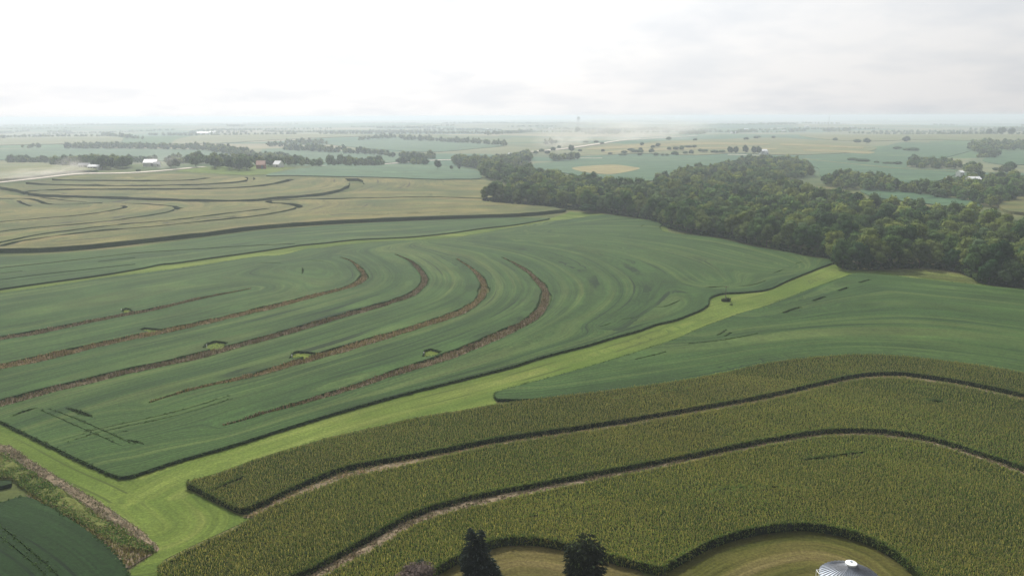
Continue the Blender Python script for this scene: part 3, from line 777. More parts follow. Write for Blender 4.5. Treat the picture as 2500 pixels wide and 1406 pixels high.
C3 = P2L + [
      (2950,1480),(2700,1620),(2400,1600),(2300,1480),(2222,1399),(2188,1370),(2140,1340),(2080,1317),(2020,1303),(1960,1296),(1900,1299),(1820,1313),(1750,1334),(1690,1362),(1650,1386),(1615,1404),
      (1588,1400),(1530,1385),(1476,1371),(1420,1353),(1364,1342),(1320,1334),(1278,1331),(1236,1333),(1194,1342),(1134,1368),(1095,1390),(1060,1415),(1040,1500),(980,1620),(760,1640)]
g3 = [ribbon_poly([(1945,1145),(2000,1137),(2060,1128),(2112,1122)], 1.5, taper=1, n=4, sp=1.5)[0], ribbon_poly([(1720,1222),(1800,1211),(1900,1207),(1980,1213)], 0.8, taper=2)[0],
      ribbon_poly([(1240,1294),(1262,1291)], 1.3, taper=2, n=4, sp=1)[0], ribbon_poly([(1278,1285),(1300,1281),(1326,1276)], 1.3, taper=2, n=4, sp=1)[0], ribbon_poly([(1422,1256),(1440,1252),(1456,1247)], 1.3, taper=2, n=4, sp=1)[0]]
corn_field('corn_field', 'lowest corn strip wrapping round the mown farmyard and grain bin', C3, g3, [p2w, line_w(shift(PATH2, 90)[3:]), line_w(C3[-16:])], dens=densf, height=1.95)

# farmyard lawns and the soil under the paths
LY = [(1590,1420),(1620,1404),(1690,1362),(1750,1334),(1820,1313),(1900,1299),(1960,1296),(2020,1303),(2080,1317),(2140,1340),(2188,1370),(2222,1399),(2300,1480),(2400,1610),(2200,1900),(1200,1900),(980,1640),(1040,1500),(1060,1415),(1095,1390),(1134,1368),(1194,1342),(1278,1331),(1364,1342),(1476,1371),(1560,1396)]
LYo = [(x, y - 4) if y < 1420 else (x, y) for x, y in LY]
field('farmyard_lawn', 'mown olive-brown farmyard grass around the grain bin and conifers', 'lawn', LYo, 0.05, M['lawn'], [], [line_w([(2222,1399),(2188,1370),(2140,1340),(2080,1317),(2020,1303),(1960,1296),(1900,1299),(1820,1313),(1750,1334),(1690,1362),(1650,1386)]), line_w([(1530,1385),(1476,1371),(1420,1353),(1364,1342),(1278,1331),(1194,1342),(1134,1368),(1095,1390)])], step=(22, 14), smooth_poly=False, kind='structure')

# ------------------------------------------------------------------ strips of tall dead grass (terraces, paths, ditch)
def grass_strip(name, label, cat, poly_w, center, colors, height, per_m2, base_mat, lump=0.35, base_h=0.12, blade=(0.5, 0.16), nleaf=3, group=None):
    """a lumpy earth bank covered in grass tufts"""
    pts = [tuple(p) for p in poly_w]
    lo, hi = np.array(poly_w).min(0), np.array(poly_w).max(0); sp = 2.2
    gx, gy = np.meshgrid(np.arange(lo[0], hi[0], sp), np.arange(lo[1], hi[1], sp)); g = np.stack([gx.ravel(), gy.ravel()], 1) + rng.uniform(-0.7, 0.7, (gx.size, 2))
    g = g[inpoly(g, poly_w)]
    k = len(pts); edges = [(i, (i + 1) % k) for i in range(k)]
    V, E, F, *_ = delaunay_2d_cdt([Vector(v) for v in pts] + [Vector(v) for v in g], edges, [], 0, 1e-4, False)
    V = np.array([tuple(v) for v in V]); F = np.array([tuple(f) for f in F if len(f) == 3])
    F = F[inpoly(V[F].mean(1), poly_w)]
    a, b, d = V[F[:, 0]], V[F[:, 1]], V[F[:, 2]]
    cr = (b[:, 0]-a[:, 0])*(d[:, 1]-a[:, 1]) - (b[:, 1]-a[:, 1])*(d[:, 0]-a[:, 0]); F[cr < 0] = F[cr < 0][:, ::-1]
    z0 = terrain(V[:, 0], V[:, 1])
    inner = (np.arange(len(V)) >= k) * 1.0
    top = np.stack([V[:, 0], V[:, 1], z0 + base_h + inner * (lump * rng.uniform(0.3, 1.0, len(V)))], 1)
    P = tri_points(V, F, per_m2)
    P = P[(P[:, 1] > 60) & (np.abs(P[:, 0]) < P[:, 1] * 0.80 + 25)]
    x, y = P[:, 0], P[:, 1]; N = len(x); zt = terrain(x, y) + base_h + lump * 0.3
    colors = np.array(colors); t = np.clip(rng.random(N * nleaf) * 0.7 + 0.3 * (0.5 + 0.5 * wnoise(np.repeat(x, nleaf), np.repeat(y, nleaf), 0.09, 3)), 0, 0.999)
    C = 0.8 * colors[(t * len(colors)).astype(int)] * rng.uniform(0.75, 1.25, (N * nleaf, 1))
    hs = height * (0.75 + 0.35 * wnoise(x, y, 0.35, 5))
    v, f, c = leaves(x, y, zt, blade[0], blade[1], 1.0, 0.3, C, nleaf)
    v = v.reshape(N, nleaf, 6, 3); rel = v[..., 2] - zt[:, None, None]; v[..., 2] = zt[:, None, None] + rel * hs[:, None, None]; v = v.reshape(-1, 3)
    allV = np.concatenate([top, v]); tint = np.ones((len(allV), 4)); tint[len(top):, :3] = c
    me = mesh_np(name, allV, [tuple(q) for q in F] + (f + len(top)).tolist(), [base_mat, M['grass_blade']], [0] * len(F) + [1] * len(f), attrs={'tint': ('POINT', 'FLOAT_COLOR', tint)})
    o = link(name, me); tag(o, label, cat, group, 'stuff'); return o

BROWN = [(0.09, 0.065, 0.04), (0.20, 0.155, 0.10), (0.32, 0.25, 0.175), (0.12, 0.15, 0.04), (0.27, 0.22, 0.09), (0.44, 0.36, 0.26), (0.36, 0.29, 0.2)]
TAN = [(0.24, 0.17, 0.085), (0.34, 0.245, 0.14), (0.40, 0.30, 0.18), (0.16, 0.18, 0.06)]
ordn = ['topmost', 'second', 'middle', 'fourth', 'lowest']
for i, (T, w) in enumerate(zip((T1, T2, T3, T4, T5), T_w)):
    g, c = ribbon_poly(T, w - 0.2, taper=2 if i in (0, 3, 4) else 3, swell=0.6)
    grass_strip('terrace_bank', f'{ordn[i]} of the five curved banks of brown dead grass in the soybeans', 'terrace bank', g, c, BROWN, 1.15, 5.0, M['soil'], blade=(0.5, 0.13), group='brown terrace banks across the soybean field')
for i, (q, lab) in enumerate(zip(notches, ('tiny', 'thin wedge-shaped', 'rounded', 'bright lime', 'small pointed'))):
    wpoly = tri(q)
    grass_strip('grass_notch', f'{lab} patch of lime grass against the {ordn[i]} brown terrace bank', 'grass patch', wpoly, None, [(0.30, 0.40, 0.07), (0.38, 0.45, 0.10)], 0.2, 2.5, M['mown'], lump=0.05, group='lime grass patches beside the terraces')
s1 = [(592,1264)] + PATH1[1:] + [(x, y + 1) for x, y in P1L[::-1]]
grass_strip('grass_path', 'narrow tan grass path between the upper and middle corn strips', 'grass path', unproj(s1)[:, :2], None, TAN + [(0.12, 0.17, 0.05), (0.08, 0.12, 0.03)], 0.4, 4.5, M['soil'], lump=0.25)
s2 = list(PATH2) + [(x, y + 1) for x, y in P2L[::-1]]
grass_strip('grass_path', 'wider brown grass path between the middle and lowest corn strips', 'grass path', unproj(s2)[:, :2], None, TAN + [(0.14, 0.10, 0.05), (0.12, 0.13, 0.04)], 0.5, 4.5, M['soil'], lump=0.4)
# ditch at the bottom left: tan reeds, green brush, golden grass
d1 = [(-260,1010),(-100,1055),(0,1088),(25,1092),(66,1120),(142,1168),(232,1222),(298,1266),(350,1300),(390,1340),(384,1347),(345,1328),(290,1290),(225,1250),(140,1192),(70,1150),(20,1112),(0,1108),(-100,1075),(-260,1032)]
grass_strip('reed_bank', 'tan reed bank along the upper side of the bottom-left ditch', 'reed bank', unproj(d1)[:, :2], None, [(0.30, 0.24, 0.15), (0.42, 0.34, 0.24), (0.50, 0.42, 0.31), (0.22, 0.23, 0.09)], 0.6, 6.0, M['soil'], lump=0.5, blade=(0.4, 0.14))
d2 = [(-260,1035),(-100,1078),(0,1110),(20,1114),(70,1152),(140,1194),(225,1252),(290,1292),(345,1330),(384,1348),(372,1352),(340,1350),(290,1332),(230,1302),(166,1262),(110,1232),(70,1205),(25,1172),(0,1172),(-260,1130)]
grass_strip('ditch_brush', 'dense dark green weeds filling the bottom-left ditch', 'weeds', unproj(d2)[:, :2], None, [(0.06, 0.13, 0.03), (0.10, 0.20, 0.035), (0.15, 0.26, 0.05), (0.24, 0.28, 0.07), (0.34, 0.28, 0.14)], 0.6, 6.0, M['rough_grass'], lump=0.9, blade=(0.45, 0.2), nleaf=4)
d3 = [(60,1206),(110,1234),(166,1264),(230,1304),(290,1334),(340,1352),(372,1354),(345,1368),(315,1388),(300,1385),(282,1362),(252,1331),(205,1295),(142,1255),(80,1222)]
grass_strip('dry_grass_bank', 'golden-brown dry grass between the ditch weeds and the dark soybean patch', 'dry grass', unproj(d3)[:, :2], None, [(0.26, 0.20, 0.06), (0.32, 0.27, 0.10), (0.2, 0.22, 0.05), (0.36, 0.30, 0.16)], 0.8, 5.0, M['soil'], lump=0.3)

# ------------------------------------------------------------------ far fields (real crops lying on the hills)
def far_field(lab, px, mat, h=1.0, name='soybean_field', guide=None, step=(34, 4)):
    px = np.array(px, float)
    g = guide if guide is not None else [(px[:, 0].min() - 50, px[:, 1].mean()), (px[:, 0].max() + 50, px[:, 1].mean() - 2)]
    field(name, lab, 'cornfield' if name == 'corn_field' else ('hay field' if 'hay' in name else 'soybean field'), px, h, M[mat], [], [line_w(g)], step=step)
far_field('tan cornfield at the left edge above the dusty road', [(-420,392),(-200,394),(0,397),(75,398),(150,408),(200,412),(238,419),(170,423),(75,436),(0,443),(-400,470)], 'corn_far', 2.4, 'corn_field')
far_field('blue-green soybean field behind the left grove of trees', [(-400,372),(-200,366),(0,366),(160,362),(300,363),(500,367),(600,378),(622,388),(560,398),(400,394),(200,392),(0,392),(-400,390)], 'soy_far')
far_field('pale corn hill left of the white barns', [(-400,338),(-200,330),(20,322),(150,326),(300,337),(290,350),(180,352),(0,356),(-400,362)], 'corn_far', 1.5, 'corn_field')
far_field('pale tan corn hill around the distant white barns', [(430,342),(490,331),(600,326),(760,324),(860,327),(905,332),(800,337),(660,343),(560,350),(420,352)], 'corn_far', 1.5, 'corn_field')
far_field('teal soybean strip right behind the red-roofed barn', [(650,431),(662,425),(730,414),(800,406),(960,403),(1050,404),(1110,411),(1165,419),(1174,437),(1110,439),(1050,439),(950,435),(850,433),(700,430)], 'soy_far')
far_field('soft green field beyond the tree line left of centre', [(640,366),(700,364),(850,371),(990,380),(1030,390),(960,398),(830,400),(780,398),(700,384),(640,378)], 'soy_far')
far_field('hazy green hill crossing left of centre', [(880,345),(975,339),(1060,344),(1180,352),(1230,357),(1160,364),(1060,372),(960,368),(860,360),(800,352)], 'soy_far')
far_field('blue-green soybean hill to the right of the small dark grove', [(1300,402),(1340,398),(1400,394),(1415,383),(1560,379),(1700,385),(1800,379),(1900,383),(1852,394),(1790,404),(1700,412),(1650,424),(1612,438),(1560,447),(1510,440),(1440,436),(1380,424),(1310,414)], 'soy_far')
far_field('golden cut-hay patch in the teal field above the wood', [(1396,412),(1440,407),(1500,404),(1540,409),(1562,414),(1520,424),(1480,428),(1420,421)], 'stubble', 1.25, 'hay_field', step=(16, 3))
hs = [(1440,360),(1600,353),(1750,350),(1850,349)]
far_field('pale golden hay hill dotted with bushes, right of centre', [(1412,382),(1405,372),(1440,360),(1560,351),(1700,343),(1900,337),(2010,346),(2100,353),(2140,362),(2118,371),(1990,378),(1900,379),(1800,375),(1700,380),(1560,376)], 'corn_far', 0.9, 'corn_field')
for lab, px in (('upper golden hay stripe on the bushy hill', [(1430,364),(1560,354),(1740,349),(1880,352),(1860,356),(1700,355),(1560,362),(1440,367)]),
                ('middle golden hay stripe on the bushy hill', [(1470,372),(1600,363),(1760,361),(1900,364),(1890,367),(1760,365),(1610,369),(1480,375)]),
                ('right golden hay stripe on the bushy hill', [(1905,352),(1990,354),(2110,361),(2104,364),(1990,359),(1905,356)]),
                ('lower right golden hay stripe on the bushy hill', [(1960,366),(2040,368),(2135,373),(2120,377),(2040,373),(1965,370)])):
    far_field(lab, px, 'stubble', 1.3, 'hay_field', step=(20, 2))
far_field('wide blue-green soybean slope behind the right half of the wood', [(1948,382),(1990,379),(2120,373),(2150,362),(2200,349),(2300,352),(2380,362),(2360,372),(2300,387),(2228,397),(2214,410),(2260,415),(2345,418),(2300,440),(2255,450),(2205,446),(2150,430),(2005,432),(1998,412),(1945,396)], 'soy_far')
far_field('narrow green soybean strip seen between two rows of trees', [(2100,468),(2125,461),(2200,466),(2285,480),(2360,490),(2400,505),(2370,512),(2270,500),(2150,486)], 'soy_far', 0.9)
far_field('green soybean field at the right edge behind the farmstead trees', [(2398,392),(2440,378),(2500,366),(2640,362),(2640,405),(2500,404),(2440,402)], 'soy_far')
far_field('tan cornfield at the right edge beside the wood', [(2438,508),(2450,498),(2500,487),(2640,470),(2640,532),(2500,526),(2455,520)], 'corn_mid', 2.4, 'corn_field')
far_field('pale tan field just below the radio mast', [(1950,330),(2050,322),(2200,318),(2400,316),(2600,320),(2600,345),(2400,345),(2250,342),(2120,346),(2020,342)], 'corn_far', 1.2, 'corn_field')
field('grass_strip', 'light grass bank at the foot of the wood near the right edge', 'rough grass', [(2150,661),(2260,656),(2330,661),(2400,690),(2380,696),(2312,685),(2200,673)], 0.12, M['rough_grass'], [], [line_w([(2150,660),(2400,690)])], step=(14, 5), smooth_poly=False, kind='structure')
field('grass_strip', 'pale farmstead pasture left of the red-roofed barn', 'pasture', [(440,416),(500,408),(640,404),(720,410),(660,426),(600,429),(430,420)], 0.3, M['mown'], [], [line_w([(430,420),(700,420)])], step=(20, 4), smooth_poly=False, kind='structure')

def road(label, px, w, mat='gravel', h=0.35):
    g, c = ribbon_poly(px, w, sp=8)
    n = len(c); Lf = g[:n]; Rt = g[n:][::-1]
    V = np.concatenate([np.c_[Lf, terrain(Lf[:, 0], Lf[:, 1]) + h], np.c_[Rt, terrain(Rt[:, 0], Rt[:, 1]) + h],
                        np.c_[Lf, terrain(Lf[:, 0], Lf[:, 1]) - 1.2], np.c_[Rt, terrain(Rt[:, 0], Rt[:, 1]) - 1.2]])
    F = []
    for i in range(n - 1):
        F += [(n + i, n + i + 1, i + 1, i), (i, i + 1, 2*n + i + 1, 2*n + i), (n + i + 1, n + i, 3*n + i, 3*n + i + 1)]
    o = link('gravel_road', mesh_np('gravel_road', V, F, M[mat])); tag(o, label, 'road', kind='structure')
road('pale gravel road under the dust on the left', [(-300,476),(0,446),(75,438),(170,427),(215,424)], 8.5, h=0.5)
road('pale gravel road running past the white-roofed barn', [(215,424),(275,424),(330,422),(400,417),(460,411),(500,408)], 8, h=0.5)
road('pale road curving through the trees left of centre', [(790,406),(860,405),(920,402),(970,399),(1010,395),(1060,392),(1110,391),(1160,393)], 10, h=0.7)
road('distant dusty road right of the central grove', [(1296,372),(1330,369),(1380,364),(1430,357),(1520,344),(1620,337),(1700,332)], 12, h=1.4)
road('farm lane in front of the white farmhouse', [(1778,379),(1815,380),(1860,382)], 7, h=1.6)
road('thin track crossing the teal field behind the wood', [(1960,389),(2080,402),(2210,414),(2340,421)], 3.5, 'stubble', 1.3)
road('pale distant road climbing left of the radio mast', [(1830,321),(1870,316),(1910,313)], 14, h=1.5)
road('thin pale lane beside the small dark grove', [(1400,387),(1440,388),(1470,388)], 7, h=1.6)
# ------------------------------------------------------------------ trees
def ico_lobe(c, r, n1=7, n2=4):
    V = []; F = []
    V.append((c[0], c[1], c[2] + r[2]))
    for i in range(1, n2):
        ph = math.pi * i / n2
        for j in range(n1):
            t = 2 * math.pi * j / n1
            k = random.uniform(0.88, 1.1)
            V.append((c[0] + r[0] * k * math.sin(ph) * math.cos(t), c[1] + r[1] * k * math.sin(ph) * math.sin(t), c[2] + r[2] * k * math.cos(ph)))
    V.append((c[0], c[1], c[2] - r[2]))
    for j in range(n1): F.append((0, 1 + j, 1 + (j + 1) % n1, 0))
    for i in range(n2 - 2):
        for j in range(n1):
            a = 1 + i * n1 + j; b = 1 + i * n1 + (j + 1) % n1
            F.append((a, a + n1, b + n1, b))
    e = len(V) - 1; s = 1 + (n2 - 2) * n1
    for j in range(n1): F.append((s + j, e, s + (j + 1) % n1, s + j))
    return np.array(V), [tuple(dict.fromkeys(f)) for f in F]

def make_crown(h, w, nl, cards, size, tint, cb=0.16, shape=1.0, var=0.22):
    """leaf clumps spread over the surface of many small lobes"""
    V = []; F = []; C = []
    lobes = []
    for i in range(nl):
        ph = math.acos(1 - 2 * (i + 0.5) / nl * 0.86); th = i * 2.39996 + random.uniform(-0.4, 0.4)
        rr = 0.62 * random.uniform(0.75, 1.1)
        hz = h * (1 - cb) / 2
        c = (w / 2 * rr * 1.08 * math.sin(ph) * math.cos(th), w / 2 * rr * math.sin(ph) * math.sin(th), h * cb + hz + hz * 0.66 * math.cos(ph) * shape * random.uniform(0.85, 1.08))
        s = w * random.uniform(0.17, 0.29) * (0.9 if i else 1.1)
        lobes.append((c, (s, s, s * random.uniform(0.8, 1.0))))
    lobes.append(((0, 0, h * (cb + (1 - cb) * 0.45)), (w * 0.30, w * 0.30, h * (1 - cb) * 0.33)))
    n = 0
    for c, r in lobes:
        v, f = ico_lobe(c, [q * 0.80 for q in r])
        b = n; V.append(v); F += [tuple(b + i for i in q) for q in f]; n += len(v)
        lt = np.array(tint) * random.uniform(1 - var, 1 + var); C.append(np.repeat(lt[None], len(v), 0))
    per = max(3, cards // len(lobes))
    lobes = sorted(lobes, key=lambda q: q[0][2])
    for li, (c, r) in enumerate(lobes):
        d = rng.normal(size=(per, 3)); d /= np.linalg.norm(d, axis=1)[:, None]
        d[:, 2] = np.where(d[:, 2] < -0.55, -d[:, 2], d[:, 2])
        p = np.array(c) + d * np.array(r) * rng.uniform(0.90, 1.10, (per, 1))
        nn = d + rng.normal(size=(per, 3)) * 0.30; nn /= np.linalg.norm(nn, axis=1)[:, None]
        u = np.cross(nn, rng.normal(size=(per, 3))); u /= np.linalg.norm(u, axis=1)[:, None]; vv = np.cross(nn, u)
        s1 = size * rng.uniform(0.55, 1.25, (per, 1)) * 0.5; s2 = size * rng.uniform(0.45, 1.0, (per, 1)) * 0.5
        q = np.stack([p - u * s1 - vv * s2 * 0.6, p + u * s1 * 0.5 - vv * s2, p + u * s1 + vv * s2 * 0.7, p - u * s1 * 0.6 + vv * s2], 1).reshape(-1, 3)
        V.append(q); F += [(n + 4*i, n + 4*i + 1, n + 4*i + 2, n + 4*i + 3) for i in range(per)]; n += len(q)
        lt = np.array(tint) * random.uniform(1 - var, 1 + var)
        cc = lt * rng.uniform(0.75, 1.35, (per, 1)) * np.array([1, 1, 1])
        C.append(np.repeat(np.clip(cc, 0.01, 1), 4, 0))
    return np.concatenate(V), F, np.concatenate(C)

def trunk_mb(h, r, w=6, limbs=5):
    m = MB(); m.tube((0, 0, -0.4), (0.1, 0, h * 0.3), r, r * 0.75, 8); m.tube((0.1, 0, h * 0.3), (0, 0.1, h * 0.7), r * 0.75, r * 0.3, 7)
    for i in range(limbs):
        t = i * 2.4; z = h * (0.2 + 0.07 * i)
        m.tube((0.08, 0, z), (w * 0.32 * math.cos(t), w * 0.32 * math.sin(t), z + h * 0.24), r * 0.42, r * 0.12, 6)
    return m

def crown_mesh(name, *a, **k):
    V, F, C = make_crown(*a, **k)
    return mesh_np(name, V, F, M['leaf'], attrs={'tint': ('POINT', 'FLOAT_COLOR', np.c_[C, np.ones(len(C))])})

TINTS = {'olive-green': (0.104, 0.138, 0.036), 'dark green': (0.030, 0.070, 0.021), 'mid-green': (0.062, 0.110, 0.031), 'yellowish-green': (0.132, 0.164, 0.040), 'grey-green': (0.070, 0.108, 0.046)}
VARI = []
for tn, tc in TINTS.items():
    for (h, w, nm) in ((13.5, 12.5, 'broad'), (16.5, 11.0, 'tall'), (10.0, 10.0, 'low rounded')):
        VARI.append(dict(tone=tn, shape=nm, h=h, w=w, crown=crown_mesh('crown', h, w, 13, 1500, 0.62, tc, cb=0.10),
                         trunk=mesh_np('trunk', np.array([tuple(v) for v in trunk_mb(h, 0.33, w).v]), trunk_mb(h, 0.33, w).f, M['bark'])))
LOW = []
for tn in TINTS:
    for (h, w) in ((14.0, 13.0), (10.5, 10.5)):
        LOW.append((h, w, make_crown(h, w, 9, 210, 1.5, TINTS[tn], cb=0.02)))
TINY = []
for tn in TINTS:
    TINY.append((12.0, 11.0, make_crown(12, 11, 5, 40, 2.6, TINTS[tn], cb=0.0)))

def fill_world(px_poly, sp, jit=0.35):
    w = unproj(px_poly)[:, :2]
    lo, hi = w.min(0), w.max(0)
    gx, gy = np.meshgrid(np.arange(lo[0], hi[0], sp), np.arange(lo[1], hi[1], sp * 0.9))
    gx = gx + (np.arange(gx.shape[0]) % 2)[:, None] * sp / 2
    g = np.stack([gx.ravel(), gy.ravel()], 1) + rng.uniform(-jit, jit, (gx.size, 2)) * sp
    return g[inpoly(g, w)]

FRONT = [(1186,492),(1215,494),(1247,497),(1290,500),(1330,503),(1365,508),(1400,510),(1445,515),(1480,520),(1540,529),(1600,540),(1640,558),(1700,572),(1765,580),(1830,595),(1880,605),(1950,619),(2020,630),(2042,640),(2055,656),(2130,658),(2200,655),(2260,654),(2330,662),(2375,676),(2392,690),(2500,703),(2620,718)]
W1 = FRONT + [(2760,735),(2760,590),(2500,577),(2440,562),(2420,552),(2360,542),(2280,532),(2200,526),(2130,516),(2080,503),(2000,488),(1940,468),(1880,452),(1800,446),(1730,452),(1650,464),(1600,470),(1540,470),(1480,462),(1400,450),(1300,432),(1200,419),(1150,411),(1106,404),(1110,396),(1178,403),(1176,425),(1180,438),(1225,446),(1244,460),(1258,478)]
wood = fill_world(W1, 11.0)
# the front edge carries a closed row of its own
fr = resample(unproj(catmull(FRONT, 4))[:, :2], 8.4)
fr = fr + rng.uniform(-0.9, 0.9, fr.shape)
dd = np.array([np.min(np.hypot(*(fr - p).T)) for p in wood])
wood = wood[dd > 5.0]
# gaps: keep small clearings free
clr = [[(1610,535),(1640,545),(1645,565),(1618,562)]]
for c in clr: wood = wood[~inpoly(wood, unproj(c)[:, :2])]
more = [([(1760,416),(1800,406),(1850,397),(1900,397),(1945,400),(1985,418),(1985,430),(1955,438),(1880,444),(1800,440),(1740,440),(1700,440)], 11),
        ([(1640,440),(1680,428),(1720,420),(1740,436),(1700,448),(1655,452)], 11),
        ([(1600,448),(1625,444),(1630,452),(1600,456)], 11),
        ([(2010,446),(2050,438),(2100,440),(2160,447),(2205,462),(2215,474),(2150,470),(2080,464),(2020,458)], 11),
        ([(2215,470),(2260,466),(2330,462),(2345,448),(2400,444),(2500,447),(2600,452),(2600,474),(2490,486),(2445,502),(2420,514),(2395,503),(2330,488),(2260,482)], 10.5),
        ([(2218,402),(2262,400),(2342,405),(2347,414),(2262,413),(2221,410)], 12),
        ([(2357,364),(2400,352),(2500,353),(2600,357),(2600,367),(2440,370),(2430,374),(2385,376)], 17),
        ([(2385,386),(2412,379),(2440,381),(2425,388)], 13), ([(2345,421),(2372,412),(2400,416),(2400,424),(2360,426)], 13), ([(2442,420),(2474,419),(2474,424),(2442,424)], 13),
        ([(1106,403),(1180,396),(1250,388),(1288,386),(1298,398),(1262,411),(1200,416),(1150,410)], 12),
        ([(1250,388),(1290,378),(1298,386),(1298,396),(1262,402)], 14),
        ([(1341,389),(1360,386),(1400,386),(1404,392),(1345,395)], 13),
        ([(20,398),(60,397),(125,397),(125,400),(20,401)], 11),
        ([(126,407),(200,406),(260,413),(312,412),(316,406),(250,398),(130,399)], 13),
        ([(305,397),(380,395),(382,399),(305,401)], 15),
        ([(410,412),(428,413),(430,406),(412,405)], 12),
        ([(512,411),(545,411),(545,405),(512,405)], 13), ([(555,413),(612,417),(615,411),(560,407)], 11),
        ([(400,397),(480,398),(560,399),(620,400),(620,405),(480,403),(400,400)], 16),
        ([(620,402),(680,404),(735,402),(740,406),(680,408),(625,408)], 14),
        ([(742,405),(782,405),(782,409),(742,408)], 14), ([(802,403),(834,403),(834,406),(802,406)], 14), ([(843,403),(935,402),(935,406),(843,407)], 13),
        ([(972,402),(1000,403),(1045,405),(1040,397),(1000,395),(975,397)], 13),
        ([(995,389),(1040,391),(1062,390),(1058,384),(1000,383)], 16),
        ([(55,362),(104,362),(104,364),(55,364)], 20),
        ([(160,361),(300,361),(410,363),(500,365),(500,369),(410,367),(300,365),(160,365)], 15),
        ([(500,363),(560,370),(620,381),(625,388),(560,380),(500,369)], 14),
        ([(625,384),(700,388),(735,394),(735,400),(660,397),(625,394)], 16),
        ([(690,364),(780,369),(880,374),(950,378),(950,382),(880,378),(780,373),(690,368)], 16),
        ([(950,384),(1000,384),(1000,387),(950,387)], 18), ([(655,358),(700,356),(700,360),(655,360)], 20), ([(700,350),(745,350),(800,352),(800,355),(700,354)], 22),
        ([(875,341),(970,337),(972,339),(875,344)], 17), ([(975,339),(1060,343),(1130,348),(1240,356),(1240,359),(1130,351),(1060,347),(975,343)], 18),
        ([(0,326),(75,320),(75,322),(0,329)], 30), ([(118,324),(178,322),(178,325),(118,327)], 30), ([(250,330),(300,336),(355,342),(355,344),(300,339),(250,333)], 26),
        ([(555,308),(600,309),(600,311),(555,311)], 34), ([(1185,330),(1300,322),(1300,325),(1185,334)], 30), ([(1330,353),(1360,352),(1362,355),(1332,356)], 20),
        ([(1430,328),(1510,326),(1515,329),(1430,331)], 30), ([(1660,329),(1720,326),(1720,329),(1660,332)], 26), ([(1785,325),(1815,324),(1840,320),(1840,323),(1790,328)], 26),
        ([(1925,322),(1965,321),(1965,323),(1925,324)], 26), ([(2004,322),(2075,320),(2075,323),(2004,324)], 26), ([(2368,319),(2500,316),(2560,316),(2500,319),(2368,321)], 30),
        ([(1965,409),(1976,409),(1976,411)], 8)]
others = []
for px, sp in more: others.append(fill_world(px, sp))
# rolling lines of trees along creeks and ridges out to the horizon
lines = []
for k in range(120):
    d = math.exp(random.uniform(math.log(3300), math.log(24000))); a = R(random.uniform(-37, 37))
    cx, cy = d * math.sin(a), d * math.cos(a); ang = R(random.gauss(0, 24)); ln_ = random.uniform(120, 700) * (1 + d / 12000); n = int(ln_ * 1.6 / random.uniform(8, 12))
    t = np.linspace(-1, 1, max(3, n)); bend = random.uniform(-120, 120)
    x = cx + t * ln_ / 2 * math.cos(ang) + rng.uniform(-14, 14, len(t)); y = cy + t * ln_ / 2 * math.sin(ang) + bend * t * t + rng.uniform(-14, 14, len(t))
    lines.append(np.stack([x, y], 1))
lines = np.concatenate(lines)

# single trees and bushes placed one by one: (px, py of the foot, height, width, label, is_bush)
single = [
 (1435,520,7.5,15,'big rounded dark bush standing alone on the grass at the wood edge',1),
 (478,409,12,13,'spreading tree alone on the pasture, left of the farm grove',0),(430,412,12,11,'dense tree beside the dusty road, right of the white-roofed barn',0),
 (418,411,11,10,'dark round tree at the left end of the small roadside group',0),(525,413,13,13,'broad tree at the left of the pasture grove',0),(560,415,14,13,'tall dense tree in the middle of the pasture grove',0),
 (585,417,13,12,'dark tree at the front of the pasture grove',0),(603,416,13,10,'rounded tree at the right end of the pasture grove',0),(655,408,12,13,'dark tree between the red-roofed and white-roofed barns',0),
 (250,414,14,12,'round-topped tree at the front of the left farm grove',0),(270,414,12,11,'second round tree at the front of the left farm grove',0),(200,411,13,12,'dark tree near the middle of the left farm grove',0),(300,412,14,13,'large tree at the right end of the left farm grove',0),
 (1068,414,13,12,'lone forked tree standing in the teal soybean strip',0),(1102,415,6,5,'small thin tree right of the lone forked tree',0),(1121,415,8,5,'slim small tree nearest the wood in the teal strip',0),
 (1782,377,15,14,'left tree of the row by the distant farmhouse',0),(1796,377,15,13,'second tree of the row by the distant farmhouse',0),(1819,377,18,13,'pointed tree in the middle of the farmhouse row',0),(1840,378,16,14,'dark tree just left of the white farmhouse',0),(1852,378,16,12,'dark tree touching the white farmhouse',0),
 (2213,349,16,22,'lone round tree on the pale slope at upper right',0),(2415,329,18,22,'lone tree at upper right, left of the dark clump',0),(2445,330,24,30,'left crown of the dark clump at upper right',0),(2470,330,22,26,'right crown of the dark clump at upper right',0),
 (2092,350,10,20,'left low tree of a hedge pair below the mast',0),(2115,352,14,20,'right low tree of a hedge pair below the mast',0),(2038,345,9,14,'small faint tree left of the hedge pair below the mast',0),
 (1394,373,16,15,'tall tree above the small dark grove',0),(1410,392,14,12,'tree at the right end of the small dark grove',0),(1410,325,26,26,'faint lone tree below the water tower',0),
 (986,393,11,11,'single tree beside the curved road left of centre',0),(2459,421,12,14,'square-crowned tree in front of the right-edge soybean field',0),
 (2225,393,8,12,'small tree above the left end of the right-hand grove',0),(1888,339,9,14,'faint small tree on the golden hill crest',0)]
